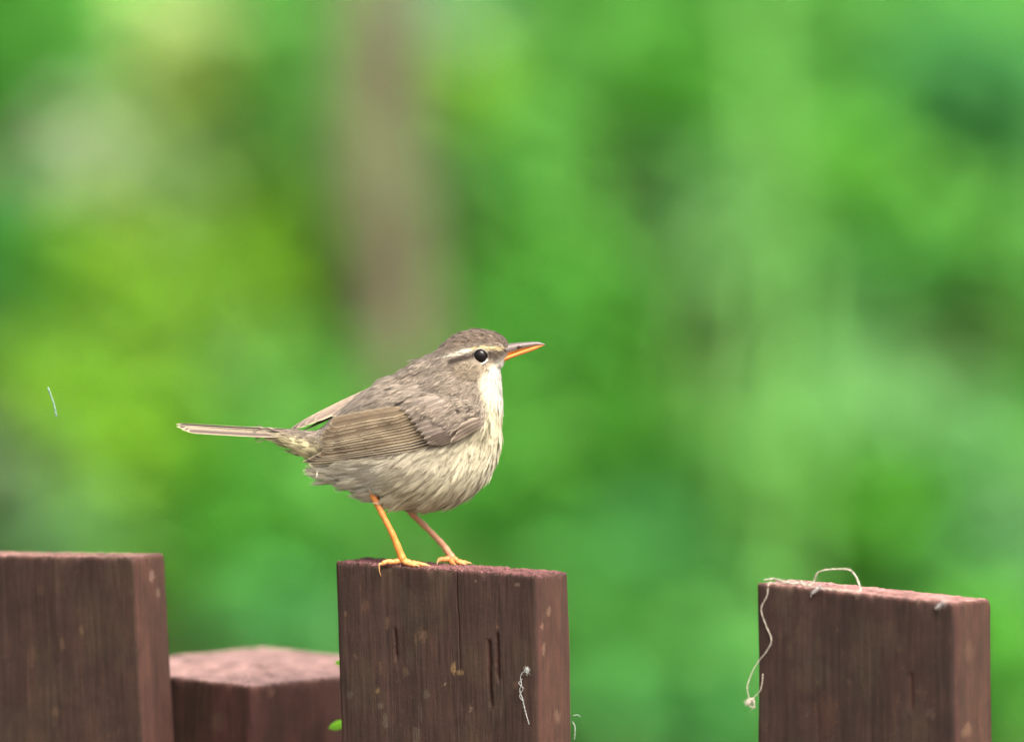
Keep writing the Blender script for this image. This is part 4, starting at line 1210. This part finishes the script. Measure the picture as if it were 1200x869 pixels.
def make_leg(tops, ankle, foot, y0, toes, hall, colA):
    rngl = np.random.default_rng(int(foot[0]))
    ctrl = [pic_local(*q) for q in tops] + [world_local(foot[0], foot[1], foot[2])]
    n = 60
    pts = spline(ctrl, n)
    f = np.linspace(0, 1, n)
    rad = np.interp(f, [0, .18, .3, .6, .85, 1], [4.6, 4.3, 3.8, 3.5, 4.1, 4.8]) * S
    rad = rad * (1 + .045 * np.sign(np.sin(f * 46)))          # scutes
    V, F = tube(pts, rad, 12)
    c = lin(colA)[None] * (1 + .12 * vnoise(V[:, 2] / S * .3, V[:, 0] / S * .3, 0, 3))[:, None]
    leg = mesh_obj('leg', V, F, M_leg, bird, np.clip(c, .01, .9))
    heel = ctrl[-1]
    for tp in toes + [hall]:
        cp = [heel] + [world_local(*q) if len(q) == 3 else pic_local(q[0], q[1], q[2]) for q in tp['p']]
        m = 30
        pt = spline(cp, m); ff = np.linspace(0, 1, m)
        r = np.interp(ff, [0, .2, .8, 1], [4.4, 3.5, 2.7, 2.0]) * S * tp.get('k', 1) * (1 + .10 * np.cos(ff * 2 * math.pi * 3.5))
        V, F = tube(pt, r, 12)
        mesh_obj('toe', V, F, M_leg, leg, np.clip(np.tile(lin((186, 122, 68)), (len(V), 1)) * (1 + .15 * vnoise(V[:, 0] / S * .4, V[:, 2] / S * .4, 0, 5))[:, None], .01, .9))
        cw = [pt[-1]] + [world_local(*q) if len(q) == 3 else pic_local(q[0], q[1], q[2]) for q in tp['c']]
        cpt = spline(cw, 14)
        V, F = tube(cpt, np.linspace(1.6, .25, 14) * S * tp.get('k', 1), 10)
        mesh_obj('claw', V, F, M_leg, leg, np.tile(lin((160, 126, 80)), (len(V), 1)))
    return leg

yf = -19.0
def pl(px, py, y): return (px, py, y, 0)
make_leg([(433, 568, 2), (441, 588, -9), (450, 606, -15), (461, 628, -18)], None, (472, yf, 7.5), yf,
    [dict(p=[(480, yf - 3, 4.5), (490, yf - 5, 3.6), (499, yf - 7, 2.8)], c=[(503, yf - 8, 2.4), (505, yf - 8, .3)]),
     dict(p=[(478, yf + 6, 4.5), (487, yf + 14, 3.0), (494, yf + 20, 2.6)], c=[(499, yf + 23, 2.4), (502, yf + 24, .3)]),
     dict(p=[(476, yf - 5, 4.2), (482, yf - 9, 3.0), (487, yf - 11, 2.4)], c=[(490.5, yf - 12.5, 2.0), (492, yf - 13, .2)], k=.9)],
    dict(p=[(463, yf - 1, 4.8), (453, yf - 3, 4.4), (447, yf - 5, 1.5)], c=[pl(444.5, 661, yf - 6.5), pl(444.5, 668, yf - 6.5), pl(446.5, 674.5, yf - 5.5)]), (182, 114, 48))
yg = 42.0
make_leg([(470, 580, 24), (479, 597, 32), (501, 619, 38), (518, 637, 41)], None, (529, yg, 9.0), yg,
    [dict(p=[(534, yg - 2, 6), (538, yg - 5, 3.2), (542, yg - 8, 2.4)], c=[(545, yg - 9, 2.0), (546.5, yg - 9.5, .2)]),
     dict(p=[(534, yg + 4, 5), (541, yg + 8, 3), (547, yg + 11, 2.6)], c=[(551, yg + 13, 2.2), (553, yg + 14, .3)]),
     dict(p=[(529, yg - 6, 5), (530, yg - 14, 3), (532, yg - 20, 2.4)], c=[(533.5, yg - 24, 2.0), (534, yg - 26, .2)], k=.9)],
    dict(p=[(523, yg - 5, 6.6), (517, yg - 10, 6.6), (513.5, yg - 14, 5.2)], c=[(512.5, yg - 16, 3.4), (513, yg - 18, .2)]), (176, 130, 96))
